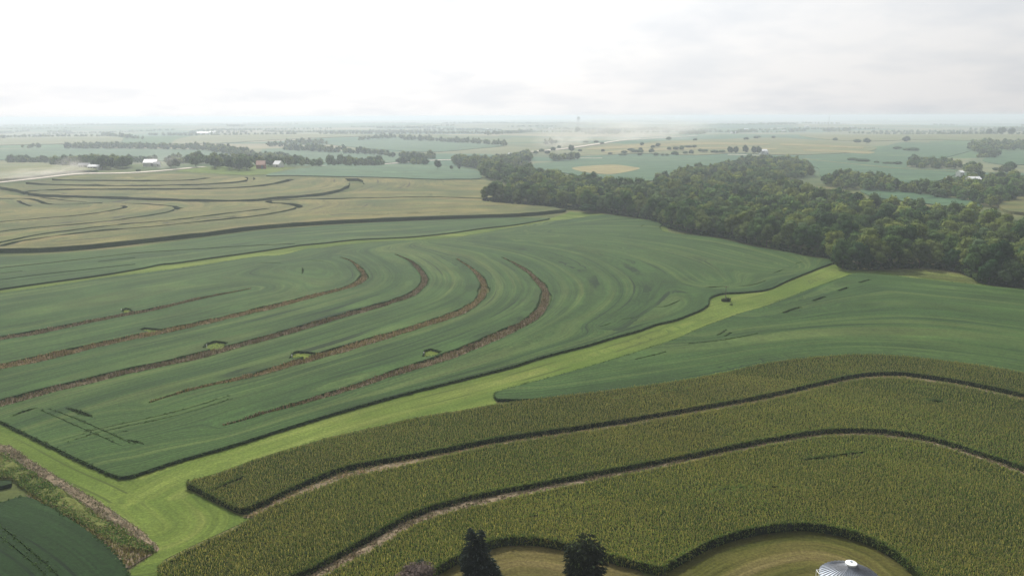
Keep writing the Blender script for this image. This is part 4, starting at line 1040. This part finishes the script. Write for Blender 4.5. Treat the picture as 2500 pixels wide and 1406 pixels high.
bushes = [(1472,372,7,9),(1455,350,7,14),(1567,357,9,11),(1594,363,8,11),(1606,360,10,13),(1540,369,6,16),(1564,367,6,9),(1590,376,11,13),(1563,375,9,16),(1524,376,7,16),(1548,373,7,22),(1634,368,8,11),(1650,367,8,17),(1664,369,11,12),(1680,362,6,20),(1695,362,7,12),
          (1720,373,7,14),(1687,378,10,11),(1673,377,6,12),(1710,372,7,12),(1745,375,7,18),(1762,374,6,16),(1648,382,10,16),(1601,382,7,11),(1562,381,6,10),(1617,382,5,8),(1628,382,5,8),(1697,345,8,12),(1632,344,10,16),(1822,343,9,16),(1845,340,10,16),(1853,338,8,14),(1470,352,5,12),(1430,350,6,16),
          (1520,381,5,18),(1490,378,5,10),(1416,371,6,10),(1350,370,10,12),(1336,378,9,14),(1365,364,8,10),(1322,374,9,14),(2190,366,7,20),(2230,370,8,24),(2215,369,6,18),(2085,393,5,22),(2105,396,6,26),(2080,392,5,18),(2170,401,4,24),(2192,403,6,14),(2430,419,6,9),(2140,399,4,9),(213,421,2.5,6),(231,421,2.5,8),(338,420,3,6),(1308,378,8,12)]

from collections import Counter
allw = np.concatenate([fr, wood])
isfront = np.arange(len(allw)) < len(fr)
dist = np.hypot(allw[:, 0], allw[:, 1])
inview = (np.abs(allw[:, 0]) < allw[:, 1] * (1250 / FPX) * 1.06 + 4)
score = np.where(inview, 1.0 / dist, 0) * np.where(isfront, 1.25, 1.0)
N_IND = 300 - len(single)
order = np.argsort(-score)
ind = set(order[:N_IND].tolist())
# front-row trees counted from the right
fro = [i for i in ind if isfront[i]]
fro.sort(key=lambda i: -allw[i, 0] / allw[i, 1])
rank = {i: k + 1 for k, i in enumerate(fro)}
def ordinal(n):
    return f"{n}{'th' if 10 <= n % 100 <= 20 else {1:'st',2:'nd',3:'rd'}.get(n % 10, 'th')}"
def place_tree(x, y, v, s, label, group, parts, name='broadleaf_tree', cat='tree', sx=1.0):
    z = gz(x, y)
    rz = random.uniform(0, 6.28)
    if parts:
        root = empty(name, (x, y, z), rz); root.scale = (s * sx, s * sx, s)
        c = link('crown', v['crown'], root); t = link('trunk', v['trunk'], root)
    else:
        root = link(name, v['crown'], None, (x, y, z)); root.rotation_euler = (0, 0, rz); root.scale = (s * sx, s * sx, s)
    tag(root, label, cat, group)
    return root
low_pts = []
for i in range(len(allw)):
    x, y = allw[i]
    if i in ind:
        # crown tones drawn at random by weight, mostly olive and mid-green
        pr = np.array([0.30, 0.12, 0.30, 0.20, 0.08]); ti = rng.choice(5, p=pr)
        if isfront[i]: k = ti * 3 + int(rng.choice(3, p=[0.45, 0.30, 0.25]))
        else: k = ti * 3 + int(rng.choice(3, p=[0.5, 0.4, 0.1]))
        v = VARI[k]; s = random.uniform(0.86, 1.28)
        px_ = x / y
        zone = 'right end' if px_ > 0.45 else ('right half' if px_ > 0.32 else ('middle' if px_ > 0.2 else 'left part'))
        if isfront[i]:
            lab = f"{v['shape']} {v['tone']} tree, {ordinal(rank[i])} from the right along the wood's front edge"
            grp = "trees along the front edge of the wood"
        else:
            q = to_px([[x, y, gz(x, y)]])[0][0]; df = np.min(np.hypot(*(fr - allw[i]).T))
            spot = next(t for lim, t in ((1480, 'behind the lone bush'), (1600, 'just left of the pale grass notch'), (1700, 'right above the pale grass notch'), (1830, 'right of the pale grass notch'), (1960, 'above the middle of the wood edge'), (2070, 'above the end of the waterway'),
                         (2190, 'right of the waterway end'), (2310, 'above the rough tan grass'), (2410, 'near the wood\'s right corner'), (9999, 'by the picture\'s right edge')) if q < lim)
            row = 'one row back' if df < 12 else ('two rows back' if df < 22 else ('three rows back' if df < 32 else ('four rows back' if df < 43 else ('five rows back' if df < 54 else 'deep in the wood'))))
            lab = f"{v['shape']} {v['tone']} tree {row}, {spot}"
            grp = 'trees in the wood behind its front row'
        place_tree(x, y, v, s, lab, grp, isfront[i])
    else:
        low_pts.append((x, y))
VM = {(v['tone'], v['shape']): v for v in VARI}
for (px, py, h, w, lab, bush) in single:
    p = unproj([(px, py)])[0]
    v = VM[('dark green' if random.random() < 0.6 else 'mid-green', 'low rounded' if bush or h < 12 else 'broad')]
    s = h / v['h']
    place_tree(p[0], p[1], v, s, lab, None, not bush, 'bush' if bush else 'broadleaf_tree', 'bush' if bush else 'tree', sx=(w / v['w']) / s)
bushes.sort()
for k, (px, py, h, w) in enumerate(bushes):
    p = unproj([(px, py)])[0]
    v = VM[(random.choice(['dark green', 'mid-green']), 'low rounded')]; s = h / v['h']
    where = 'golden hill right of centre' if 1400 < px < 1800 else ('grass by the dusty road at left' if px < 400 else ('slope by the central dust cloud' if px < 1400 else ('crest of the golden hill' if px < 1900 else 'green slope at right')))
    place_tree(p[0], p[1], v, s, f"{'wide low' if w > 1.8 * h else 'small round'} bush, {ordinal(k + 1)} from the left among the scattered hillside bushes", 'bushes scattered on the far hillsides', False, 'bush', 'bush', sx=(w / v['w']) / s)

def merged(name, label, cat, sets):
    VV = []; FF4 = []; FF3 = []; CC = []; n = 0
    for pts, protos, smin, smax in sets:
        pts = np.asarray(pts)
        if not len(pts): continue
        zz = terrain(pts[:, 0], pts[:, 1])
        kind = rng.integers(0, len(protos), len(pts))
        for k, (h, w, (V, F, C)) in enumerate(protos):
            q = np.where(kind == k)[0]
            if not len(q): continue
            s = rng.uniform(smin, smax, len(q)); a = rng.uniform(0, 6.28, len(q)); tv = rng.uniform(0.75, 1.3, (len(q), 1, 1))
            ca, sa = np.cos(a)[:, None], np.sin(a)[:, None]; sz = s * rng.uniform(0.85, 1.15, len(q))
            X = (V[None, :, 0] * ca - V[None, :, 1] * sa) * s[:, None] + pts[q, 0][:, None]
            Y = (V[None, :, 0] * sa + V[None, :, 1] * ca) * s[:, None] + pts[q, 1][:, None]
            Z = V[None, :, 2] * sz[:, None] + zz[q][:, None] - 0.3
            VV.append(np.stack([X, Y, Z], -1).reshape(-1, 3)); CC.append((C[None] * tv).reshape(-1, 3))
            F4 = np.array([f for f in F if len(f) == 4]); F3 = np.array([f for f in F if len(f) == 3])
            offs = (n + np.arange(len(q)) * len(V))[:, None, None]
            FF4.append((F4[None] + offs).reshape(-1, 4)); FF3.append((F3[None] + offs).reshape(-1, 3)); n += len(V) * len(q)
    V = np.concatenate(VV); C = np.concatenate(CC); F4 = np.concatenate(FF4); F3 = np.concatenate(FF3)
    me = bpy.data.meshes.new(name)
    me.vertices.add(len(V)); me.vertices.foreach_set('co', V.astype(np.float32).ravel())
    li = np.concatenate([F4.ravel(), F3.ravel()]).astype(np.int32); tot = np.concatenate([np.full(len(F4), 4), np.full(len(F3), 3)]).astype(np.int32)
    me.loops.add(len(li)); me.loops.foreach_set('vertex_index', li)
    st = np.zeros(len(tot), np.int32); st[1:] = np.cumsum(tot)[:-1]
    me.polygons.add(len(tot)); me.polygons.foreach_set('loop_start', st); me.polygons.foreach_set('loop_total', tot)
    me.materials.append(M['leaf']); me.update(calc_edges=True); me.shade_flat()
    at = me.attributes.new('tint', 'FLOAT_COLOR', 'POINT'); at.data.foreach_set('color', np.c_[C, np.ones(len(C))].astype(np.float32).ravel())
    o = link(name, me); tag(o, label, cat, kind='stuff'); return o
oth = np.concatenate(others); od = np.hypot(oth[:, 0], oth[:, 1])
low_pts = np.array(low_pts)
merged('woodland', 'hazy mass of trees filling the depth of the wood and the far tree lines', 'woodland',
       [(low_pts, LOW, 0.72, 1.3), (oth[od < 1800], LOW, 0.7, 1.15), (oth[od >= 1800], TINY, 0.8, 1.5), (lines, TINY, 0.55, 1.15)])

# undergrowth along the foot of the wood
und = resample(unproj(catmull(FRONT, 4))[:, :2], 1.5); und = und + rng.uniform(-1.6, 1.6, und.shape)
UND = [(3.0, 3.2, make_crown(3.0, 3.4, 4, 90, 0.55, t, cb=0.0)) for t in ((0.035, 0.062, 0.02), (0.055, 0.09, 0.025))]
merged('undergrowth', 'low dark scrub along the foot of the wood', 'undergrowth', [(und, UND, 0.8, 1.7)])

# ------------------------------------------------------------------ the conifers and the smoke-coloured tree in the farmyard
def height_to(px, py_top):
    W = unproj([px])[0]; lo, hi = 0.0, 40.0
    for _ in range(30):
        mid = (lo + hi) / 2
        if to_px([W + np.array([0, 0, mid])])[0][1] > py_top: lo = mid
        else: hi = mid
    return lo
def conifer(name, label, px, tops, r_base, col, dens=1.0, droop=0.35, tiers=22, cyl=0.0, z_skirt=0.9, tip=(0.10, 0.10, 0.09)):
    """tops: list of (dx, dy, height) leaders; sprays of needles hang along whorled branches"""
    p = unproj([px])[0]; root = empty(name, tuple(p)); H = max(t[2] for t in tops)
    LV = []; LC = []
    for (dx, dy, h) in tops:
        k = h / H
        for ti in range(tiers):
            f = ti / tiers; z = z_skirt + (h - z_skirt) * f ** 0.95
            rb = r_base * k * ((1 - f) ** (0.95 if cyl == 0 else 0.38)) * (1 - cyl * 0.0) + 0.12
            nb = int(7 + 9 * (1 - f))
            for b in range(nb):
                th = random.uniform(0, 6.283); ln = rb * random.uniform(0.72, 1.12)
                m_ = max(3, int(ln * 8 * dens)); t = rng.uniform(0.12, 1.0, m_)
                bx = dx * min(1, f + 0.2) + math.cos(th) * ln * t; by = dy * min(1, f + 0.2) + math.sin(th) * ln * t
                bz = z + 0.22 * ln * t - droop * ln * t ** 2
                LV.append(np.stack([bx, by, bz, np.full(m_, th)], 1))
                LC.append(np.array(col) * rng.uniform(0.6, 1.3, (m_, 1)) + (rng.random((m_, 1)) < 0.07) * np.array(tip))
    B = np.concatenate(LV); C = np.concatenate(LC); N = len(B)
    th = B[:, 3] + rng.uniform(-1.1, 1.1, N); ln = rng.uniform(0.35, 0.75, N); w = rng.uniform(0.08, 0.2, N); dz = -rng.uniform(0.0, 0.55, N)
    c, s = np.cos(th), np.sin(th); P0 = B[:, :3]
    tilt = rng.uniform(-0.7, 0.7, N) * w
    P = np.stack([P0 + np.stack([-s * w, c * w, tilt], 1), P0 + np.stack([s * w, -c * w, -tilt], 1),
                  P0 + np.stack([c * ln + s * w * 0.4, s * ln - c * w * 0.4, dz * ln], 1), P0 + np.stack([c * ln - s * w * 0.4, s * ln + c * w * 0.4, dz * ln], 1)], 1).reshape(-1, 3)
    F = np.arange(N * 4).reshape(-1, 4)
    link('needles', mesh_np('needles', P, F, M['needle'], attrs={'tint': ('POINT', 'FLOAT_COLOR', np.c_[np.repeat(C, 4, 0), np.ones(N * 4)])}), root)
    m = MB(); m.tube((0, 0, -0.5), (0, 0, H * 0.55), 0.32, 0.16, 10)
    for dx, dy, h in tops: m.tube((0, 0, H * 0.5), (dx, dy, h), 0.13, 0.03, 6)
    for i in range(18):
        t = i * 2.4; z = z_skirt + i * H * 0.04
        m.tube((0, 0, z), (math.cos(t) * r_base * 0.7 * (1 - i / 22), math.sin(t) * r_base * 0.7 * (1 - i / 22), z + 0.1), 0.07, 0.02, 5)
    m.build('trunk', [M['bark']], root)
    tag(root, label, 'tree'); return root
conifer('spruce_tree', 'tall dark spruce with twin tips beside the curved lawn edge', (1164,1418), [(-0.8, 0, height_to((1164,1418), 1285)), (0.75, 0.1, height_to((1164,1418), 1291))], 3.2, (0.013, 0.020, 0.014), dens=1.1, tip=(0.05, 0.06, 0.06))
conifer('spruce_tree', 'small dark spruce close against the right foot of the twin-tipped one', (1199,1416), [(0, 0, height_to((1199,1416), 1360))], 1.9, (0.016, 0.026, 0.018), dens=1.3, tiers=14, z_skirt=0.7)
JH = height_to((1424,1440), 1299)
conifer('juniper_tree', 'broad dark ragged evergreen right of the twin-tipped spruce', (1424,1440), [(-1.6, 0, 0.86 * JH), (0.4, 0.2, JH), (1.9, -0.2, 0.84 * JH), (-0.4, -1.0, 0.85 * JH)], 3.25, (0.016, 0.022, 0.010), dens=0.75, tiers=14, cyl=1.0, droop=0.15, z_skirt=1.8, tip=(0.09, 0.12, 0.04))
conifer('spruce_tree', 'dark spruce top rising behind the pinkish-brown tree', (1030,1455), [(0.0, 0, height_to((1030,1455), 1362))], 2.2, (0.018, 0.03, 0.018), dens=1.0, tiers=16)
pp = unproj([(1020,1500)])[0]
root = empty('smoke_tree', tuple(pp)); tag(root, 'rounded pinkish-brown tree cut off by the bottom edge', 'tree')
SH = height_to((1020,1500), 1372)
V, F, C = make_crown(SH, 7.4, 13, 3200, 0.36, (0.12, 0.085, 0.072), cb=0.1, var=0.3)
link('crown', mesh_np('crown', V, F, M['leaf'], attrs={'tint': ('POINT', 'FLOAT_COLOR', np.c_[C, np.ones(len(C))])}), root)
trunk_mb(SH * 0.85, 0.2, 4).build('trunk', [M['bark']], root)

# ------------------------------------------------------------------ grain bin
bp = unproj([(2078, 1484)])[0]
def ray_at_z(px, z):
    d = CR @ np.array([(px[0] - 1250) / FPX, (703 - px[1]) / FPX, -1.0]); t = (z - CAM_H) / d[2]; return d * t + np.array([0, 0, CAM_H])
ZB = gz(bp[0], bp[1]); apex = ray_at_z((2078, 1374), ZB + 8.3)
ZB = gz(apex[0], apex[1])
root = empty('grain_bin', (apex[0], apex[1], ZB)); tag(root, 'round galvanised grain bin with ribbed cone roof and white cap', 'grain bin')
RB, ZE, ZP = 4.5, 5.9, 8.0
# corrugated wall
prof = [(RB - 0.1, 0.0)]
for i in range(56): prof.append((RB - 0.10 + (0.035 if i % 2 else 0.0), 0.1 + i * (ZE - 0.15) / 56))
MB().lathe((0, 0, 0), prof, 72).build('wall', [M['grey_metal']], root, True)
m = MB(); n = 72
m.lathe((0, 0, 0), [(RB + 0.12, ZE - 0.06), (RB + 0.12, ZE), (0.75, ZP)], n)
m.build('roof', [M['grey_metal']], root)
m = MB()
for i in range(44):
    t = 2 * math.pi * i / 44; c, s = math.cos(t), math.sin(t)
    m.tube((c * (RB + 0.12), s * (RB + 0.12), ZE + 0.05), (c * 0.85, s * 0.85, ZP + 0.02), 0.085, 0.05, 4)
m.build('roof_ribs', [M['dull_metal']], root)
m = MB(); m.lathe((0, 0, 0), [(0.78, ZP - 0.12), (0.78, ZP + 0.28), (0.9, ZP + 0.28), (0.9, ZP + 0.36), (0.35, ZP + 0.55), (0.01, ZP + 0.56)], 28)
cap = m.build('roof_cap', [M['white_metal']], root)
MB().lathe((0, 0, 0), [(0.2, ZP + 0.55), (0.2, ZP + 0.66), (0.0, ZP + 0.67)], 14).build('vent', [M['grey_metal']], cap)
# side platform with hoop rails at the left, and ladder
m = MB(); xl = -RB
m.box((xl - 0.45, -0.3, ZE - 0.05), (0.9, 1.1, 0.08)); 
for yy in (-0.85, 0.25):
    m.tube((xl - 0.85, yy, ZE), (xl - 0.85, yy, ZE + 1.1), 0.04); m.tube((xl - 0.05, yy, ZE), (xl - 0.05, yy, ZE + 1.1), 0.04)
    m.tube((xl - 0.85, yy, ZE + 1.1), (xl - 0.05, yy, ZE + 1.1), 0.04)
m.tube((xl - 0.85, -0.85, ZE + 1.1), (xl - 0.85, 0.25, ZE + 1.1), 0.04)
m.build('platform', [M['white_metal']], root)
m = MB()
for yy in (-0.5, -0.1): m.tube((xl - 0.15, yy, 0.1), (xl - 0.15, yy, ZE), 0.025, n=6)
for i in range(18): m.tube((xl - 0.15, -0.5, 0.3 + i * 0.31), (xl - 0.15, -0.1, 0.3 + i * 0.31), 0.018, n=5)
m.build('ladder', [M['dull_metal']], root)
hp = MB(); t = R(200); c, s = math.cos(t), math.sin(t)
hp.box((c * 3.9, s * 3.9, ZE + 0.62), (0.7, 0.6, 0.14), t); hp.build('hatch', [M['white_metal']], root)

# ------------------------------------------------------------------ utility pole with brush at its foot
p = unproj([(1771, 734)])[0]; root = empty('utility_pole', tuple(p)); tag(root, 'slim timber pole with short crossarm on the grass waterway', 'utility pole')
PH = 6.6
MB().tube((0, 0, -0.5), (0, 0, PH), 0.17, 0.12, 8).build('post', [M['wood_pole']], root)
MB().box((0.0, 0, PH - 0.45), (2.6, 0.14, 0.16), 0.15).build('crossarm', [M['wood_pole']], root)
for dx in (-1.15, 0.0, 1.15): MB().lathe((dx, dx * 0.15, PH - 0.37 if dx else PH), [(0.05, 0), (0.09, 0.06), (0.05, 0.16), (0.0, 0.18)], 8).build('insulator', [M['dull_metal']], root)
for (px, s, lab) in (((1772, 736), 1.0, 'ragged dark weeds around the foot of the utility pole'), ((1785, 745), 0.4, 'tiny dark weed clump just below the pole weeds')):
    q = unproj([px])[0]
    grass_strip('weed_clump', lab, 'weeds', np.array([(q[0] + 2.0 * s * math.cos(a), q[1] + 1.5 * s * math.sin(a)) for a in np.linspace(0, 6.28, 12)[:-1]]), None, [(0.03, 0.05, 0.02), (0.06, 0.08, 0.03)], 1.0 * s + 0.3, 9, M['corn_shade_floor'], lump=0.3 * s)
# riser pipes in the grass patches
for (px, lab) in (((297, 762), 'topmost'), ((505, 850), 'middle'), ((713, 875), 'fourth'), ((1035, 869), 'lowest')):
    q = unproj([px])[0]
    o = MB().tube((0, 0, -0.2), (0, 0, 1.25), 0.13, n=10).tube((0, 0, 1.25), (0, 0, 1.35), 0.17, 0.12, n=10).build('riser_pipe', [M['white_plastic']], loc=tuple(q))
    tag(o, f'white drain pipe standing in the grass patch by the {lab} terrace bank', 'drain pipe', 'white riser pipes by the terraces')

# ------------------------------------------------------------------ farm buildings
def gable(name, label, cat, px, L_, W_, H_, rz=0.0, roof='white_metal', wall='white_wall', rise=None, door=True, group=None, windows=0):
    p = unproj([px])[0]; rise = rise or W_ * 0.28
    root = empty(name, (p[0], p[1], p[2] + 0.6), rz); tag(root, label, cat, group)
    m = MB(); m.box((0, 0, H_ / 2 - 1.0), (L_, W_, H_ + 2.0))
    for sx in (-1, 1):
        x = sx * L_ / 2; m.add([(x, -W_ / 2, H_), (x, W_ / 2, H_), (x, 0, H_ + rise)], [(0, 1, 2) if sx > 0 else (0, 2, 1)])
    wl = m.build('wall', [M[wall]], root)
    m = MB(); e = 0.4; xx = L_ / 2 + e; t = 0.12
    for sy in (-1, 1):
        y0, z0, z1 = sy * (W_ / 2 + e), H_ - e * rise / (W_ / 2), H_ + rise
        m.add([(-xx, y0, z0), (xx, y0, z0), (xx, 0, z1), (-xx, 0, z1), (-xx, y0, z0 + t), (xx, y0, z0 + t), (xx, 0, z1 + t), (-xx, 0, z1 + t)],
              [(0, 3, 2, 1), (4, 5, 6, 7), (0, 1, 5, 4), (1, 2, 6, 5), (3, 0, 4, 7)])
    m.build('roof', [M[roof]], root)
    if door:
        MB().box((L_ * 0.2, -W_ / 2 - 0.04, H_ * 0.38), (min(4.0, L_ * 0.2), 0.08, H_ * 0.76)).build('door', [M['dull_metal']], root)
    for i in range(windows):
        MB().box((-L_ * 0.38 + i * L_ * 0.22, -W_ / 2 - 0.04, H_ * 0.62), (1.1, 0.08, 1.3)).build('window', [M['window']], root)
    return root
def pole_barn_px(px, wpx):  # metres for a width in pixels at a foot pixel
    q = unproj([px])[0]; return wpx * math.hypot(q[0], q[1]) / FPX
B = pole_barn_px
gable('barn', 'long white-roofed barn beside the dusty road at left', 'barn', (370,406), B((370,406), 27), 15, 4.2, 0.1, rise=3.8)
gable('shed', 'low pale shed just right of the white-roofed barn', 'shed', (384,407), B((384,407), 13), 8, 3.0, 0.2, roof='grey_roof')
gable('barn', 'old barn with rusty red roof right of the pasture grove', 'barn', (638,412), B((638,412), 19), 12, 4.5, 0.15, 'red_roof', 'red_wall', rise=4.6)
gable('barn', 'small barn with pale shining roof right of the red-roofed one', 'barn', (680,409), B((680,409), 16), 11, 3.6, -0.35, rise=4.2)
gable('house', 'white farmhouse glimpsed under the left farm grove', 'house', (207,412), 12, 8, 4, 0.2, 'grey_roof', windows=3)
gable('house', 'small white house right of the left farm grove front trees', 'house', (232,415), 13, 8, 3.5, 0, windows=3)
gable('house', 'white house between the front trees of the left grove', 'house', (285,407), 9, 7, 3.5, 0.3, windows=2)
gable('garage', 'white garage glimpsed behind the pasture grove', 'garage', (580,412), 9, 7, 3.0, 0.1)
gable('livestock_barn', 'very long white barn, left one on the distant pale hill', 'barn', (495,328), B((495,328), 26), 22, 5, 0.06, rise=5)
gable('livestock_barn', 'shorter white barn, middle one on the distant pale hill', 'barn', (516,326), B((516,326), 10), 16, 5, 0.06, rise=4)
gable('livestock_barn', 'smallest white barn, right one on the distant pale hill', 'barn', (527,325), B((527,325), 6), 14, 5, 0.0, rise=4)
gable('house', 'white house at the left end of the central road grove', 'house', (1251,386), 16, 11, 6, 0.3, windows=3)
gable('shed', 'white shed glimpsed in trees left of centre', 'shed', (1130,390), 14, 9, 4, 0.1)
gable('house', 'white farmhouse right of the dark tree row on the teal hill', 'house', (1863,377), 14, 10, 6.5, 0.25, 'white_metal', windows=3)
gable('shed', 'small grey shed beside the distant white farmhouse', 'shed', (1870,378), 8, 6, 3.5, 0.25, 'grey_roof')
gable('house', 'pale-roofed house half hidden by trees at far right', 'house', (2374,458), 13, 9, 9, 0.1, 'white_metal', windows=3)
gable('house', 'white house end showing at the top of the right farmstead', 'house', (2343,433), 7, 7, 6, 0.4, windows=1)
gable('shed', 'tiny white shed at the left of the right farmstead', 'shed', (2314,445), 4, 4, 5, 0.1)
gable('shed', 'white shed at the right edge above the wood', 'shed', (2494,458), 8, 6, 5, 0.1)
for (px, w, lab) in (((1193,318), 14, 'tiny white farm building left of centre near the horizon'), ((1419,299), 7, 'white farm building just right of the water tower'), ((1453,301), 8, 'white farm building second to the right of the water tower'),
                     ((1345,316), 8, 'tiny white farm building below left of the water tower'), ((1603,303), 6, 'faint white building in the haze right of centre'), ((1790,327), 12, 'white farm shed in the tree clump left of the pale far road'),
                     ((1822,318), 9, 'white farm building at the foot of the pale far road'), ((2080,312), 8, 'bright white building just right of the radio mast'), ((1912,322), 9, 'white shed left of the radio mast'),
                     ((1970,310), 10, 'long pale building left of the radio mast'), ((2432,294), 12, 'pale building near the horizon at far right'), ((2112,297), 6, 'faint white building near the horizon right of the mast'),
                     ((752,300), 7, 'faint white building near the horizon left of centre'), ((610,298), 8, 'faint white building near the horizon above the white barns')):
    gable('farm_building', lab, 'farm building', px, B(px, w), B(px, w) * 0.4, 5.5, 0.05, rise=B(px, w) * 0.07, group='tiny white farm buildings in the haze')

# radio mast
p = unproj([(2022, 320)])[0]; root = empty('radio_mast', tuple(p)); tag(root, 'thin guyed radio mast rising to the horizon at right', 'radio mast')
MH = 79.5 - p[2]; m = MB()
for i in range(3):
    t = i * 2.094; c, s = math.cos(t), math.sin(t)
    m.tube((c * 0.7, s * 0.7, 0), (c * 0.7, s * 0.7, MH), 0.16, n=5)
k = int(MH / 3)
for j in range(k):
    for i in range(3):
        a, b = i * 2.094, ((i + 1) % 3) * 2.094
        m.tube((math.cos(a) * 0.7, math.sin(a) * 0.7, j * 3), (math.cos(b) * 0.7, math.sin(b) * 0.7, j * 3 + 3), 0.07, n=4, cap=False)
m.build('lattice', [M['dull_metal']], root)
for i in range(3):
    t = i * 2.094 + 0.5; MB().tube((math.cos(t) * 0.7, math.sin(t) * 0.7, MH * 0.8), (math.cos(t) * 45, math.sin(t) * 45, -2), 0.05, n=4).build('guy_wire', [M['dull_metal']], root)
MB().box((0, 0, MH - 1.5), (3.5, 3.5, 2.6)).build('antenna', [M['white_metal']], root)
# water tower
p = unproj([(1412, 306)])[0]; root = empty('water_tower', tuple(p)); tag(root, 'faint grey water tower on the horizon right of centre', 'water tower')
WH = min(66.0, 74 - p[2]); r = B((1412, 306), 4.2); m = MB()
m.lathe((0, 0, WH - r * 1.3), [(0.01, 0), (r * 0.55, 0.5), (r * 0.95, r * 0.4), (r, r * 0.7), (r * 0.9, r * 1.0), (r * 0.4, r * 1.25), (0.01, r * 1.3)], 24)
m.build('tank', [M['dull_metal']], root)
for i in range(6):
    t = i * math.pi / 3; MB().tube((math.cos(t) * r * 0.95, math.sin(t) * r * 0.95, -2), (math.cos(t) * r * 0.75, math.sin(t) * r * 0.75, WH - r * 0.8), 0.9, 0.7, 8).build('leg', [M['dull_metal']], root)
MB().tube((0, 0, -2), (0, 0, WH - r), 1.5, n=10).build('riser', [M['dull_metal']], root)

# ------------------------------------------------------------------ haze and road dust
def volume_mat(name, color, density, aniso, noise=None):
    mt = bpy.data.materials.new(name); mt.use_nodes = True; t = mt.node_tree; t.nodes.clear()
    o = t.nodes.new('ShaderNodeOutputMaterial'); v = t.nodes.new('ShaderNodeVolumePrincipled')
    v.inputs['Color'].default_value = (*color, 1); v.inputs['Density'].default_value = density; v.inputs['Anisotropy'].default_value = aniso
    t.links.new(v.outputs[0], o.inputs['Volume'])
    if noise:
        tc = t.nodes.new('ShaderNodeTexCoord'); ln = t.nodes.new('ShaderNodeVectorMath'); ln.operation = 'LENGTH'; t.links.new(tc.outputs['Object'], ln.inputs[0])
        fo = t.nodes.new('ShaderNodeMapRange'); fo.inputs['From Min'].default_value = 1.0; fo.inputs['From Max'].default_value = 0.25; fo.inputs['To Min'].default_value = 0; fo.inputs['To Max'].default_value = 1
        t.links.new(ln.outputs['Value'], fo.inputs['Value'])
        nz = t.nodes.new('ShaderNodeTexNoise'); nz.inputs['Scale'].default_value = noise; nz.inputs['Detail'].default_value = 4; t.links.new(tc.outputs['Object'], nz.inputs['Vector'])
        rp = t.nodes.new('ShaderNodeMapRange'); rp.inputs['From Min'].default_value = 0.38; rp.inputs['From Max'].default_value = 0.66; t.links.new(nz.outputs['Fac'], rp.inputs['Value'])
        m1 = t.nodes.new('ShaderNodeMath'); m1.operation = 'MULTIPLY'; t.links.new(fo.outputs[0], m1.inputs[0]); t.links.new(rp.outputs[0], m1.inputs[1])
        m2 = t.nodes.new('ShaderNodeMath'); m2.operation = 'MULTIPLY'; t.links.new(m1.outputs[0], m2.inputs[0]); m2.inputs[1].default_value = density
        t.links.new(m2.outputs[0], v.inputs['Density'])
    return mt
HZ = 62000.0
m = MB(); m.box((0, 0, (82 - 60) / 2), (2 * HZ, 2 * HZ, 82 + 60))
o = m.build('haze', [volume_mat('haze_air', (0.77, 0.845, 0.94), 0.00021, 0.3)]); tag(o, 'pale bluish summer haze filling the air over the farmland', 'haze', kind='stuff')
def dust(label, a, b, rise, thick, dens):
    pa, pb = unproj([a])[0], unproj([b])[0]; mid = (pa + pb) / 2; d = pb - pa; ln_ = math.hypot(d[0], d[1]) / 2
    n1, n2 = 24, 12; m = MB(); prof = [(max(0.001, math.sin(math.pi * i / n2)), -math.cos(math.pi * i / n2)) for i in range(n2 + 1)]
    m.lathe((0, 0, 0), prof, n1)
    o = m.build('dust_cloud', [volume_mat('road_dust', (0.97, 0.93, 0.88), dens, 0.2, 2.6)])
    o.location = (mid[0], mid[1], mid[2] + rise * 0.45); o.rotation_euler = (0, 0, math.atan2(d[1], d[0])); o.scale = (ln_, thick, rise)
    tag(o, label, 'dust cloud', kind='stuff')
dust('low white dust trail along the road at the left edge', (-60,452), (240,421), 9, 22, 0.05)
dust('dust puff over the road in front of the left farm grove', (125,424), (230,420), 14, 16, 0.05)
dust('thin dust drifting past the white-roofed barn', (385,415), (425,410), 17, 30, 0.02)
dust('broad pale dust cloud drifting over the fields right of centre', (1310,362), (1720,333), 60, 190, 0.0035)
dust('dense dust at the left end of the central dust cloud', (1300,368), (1440,354), 30, 60, 0.010)
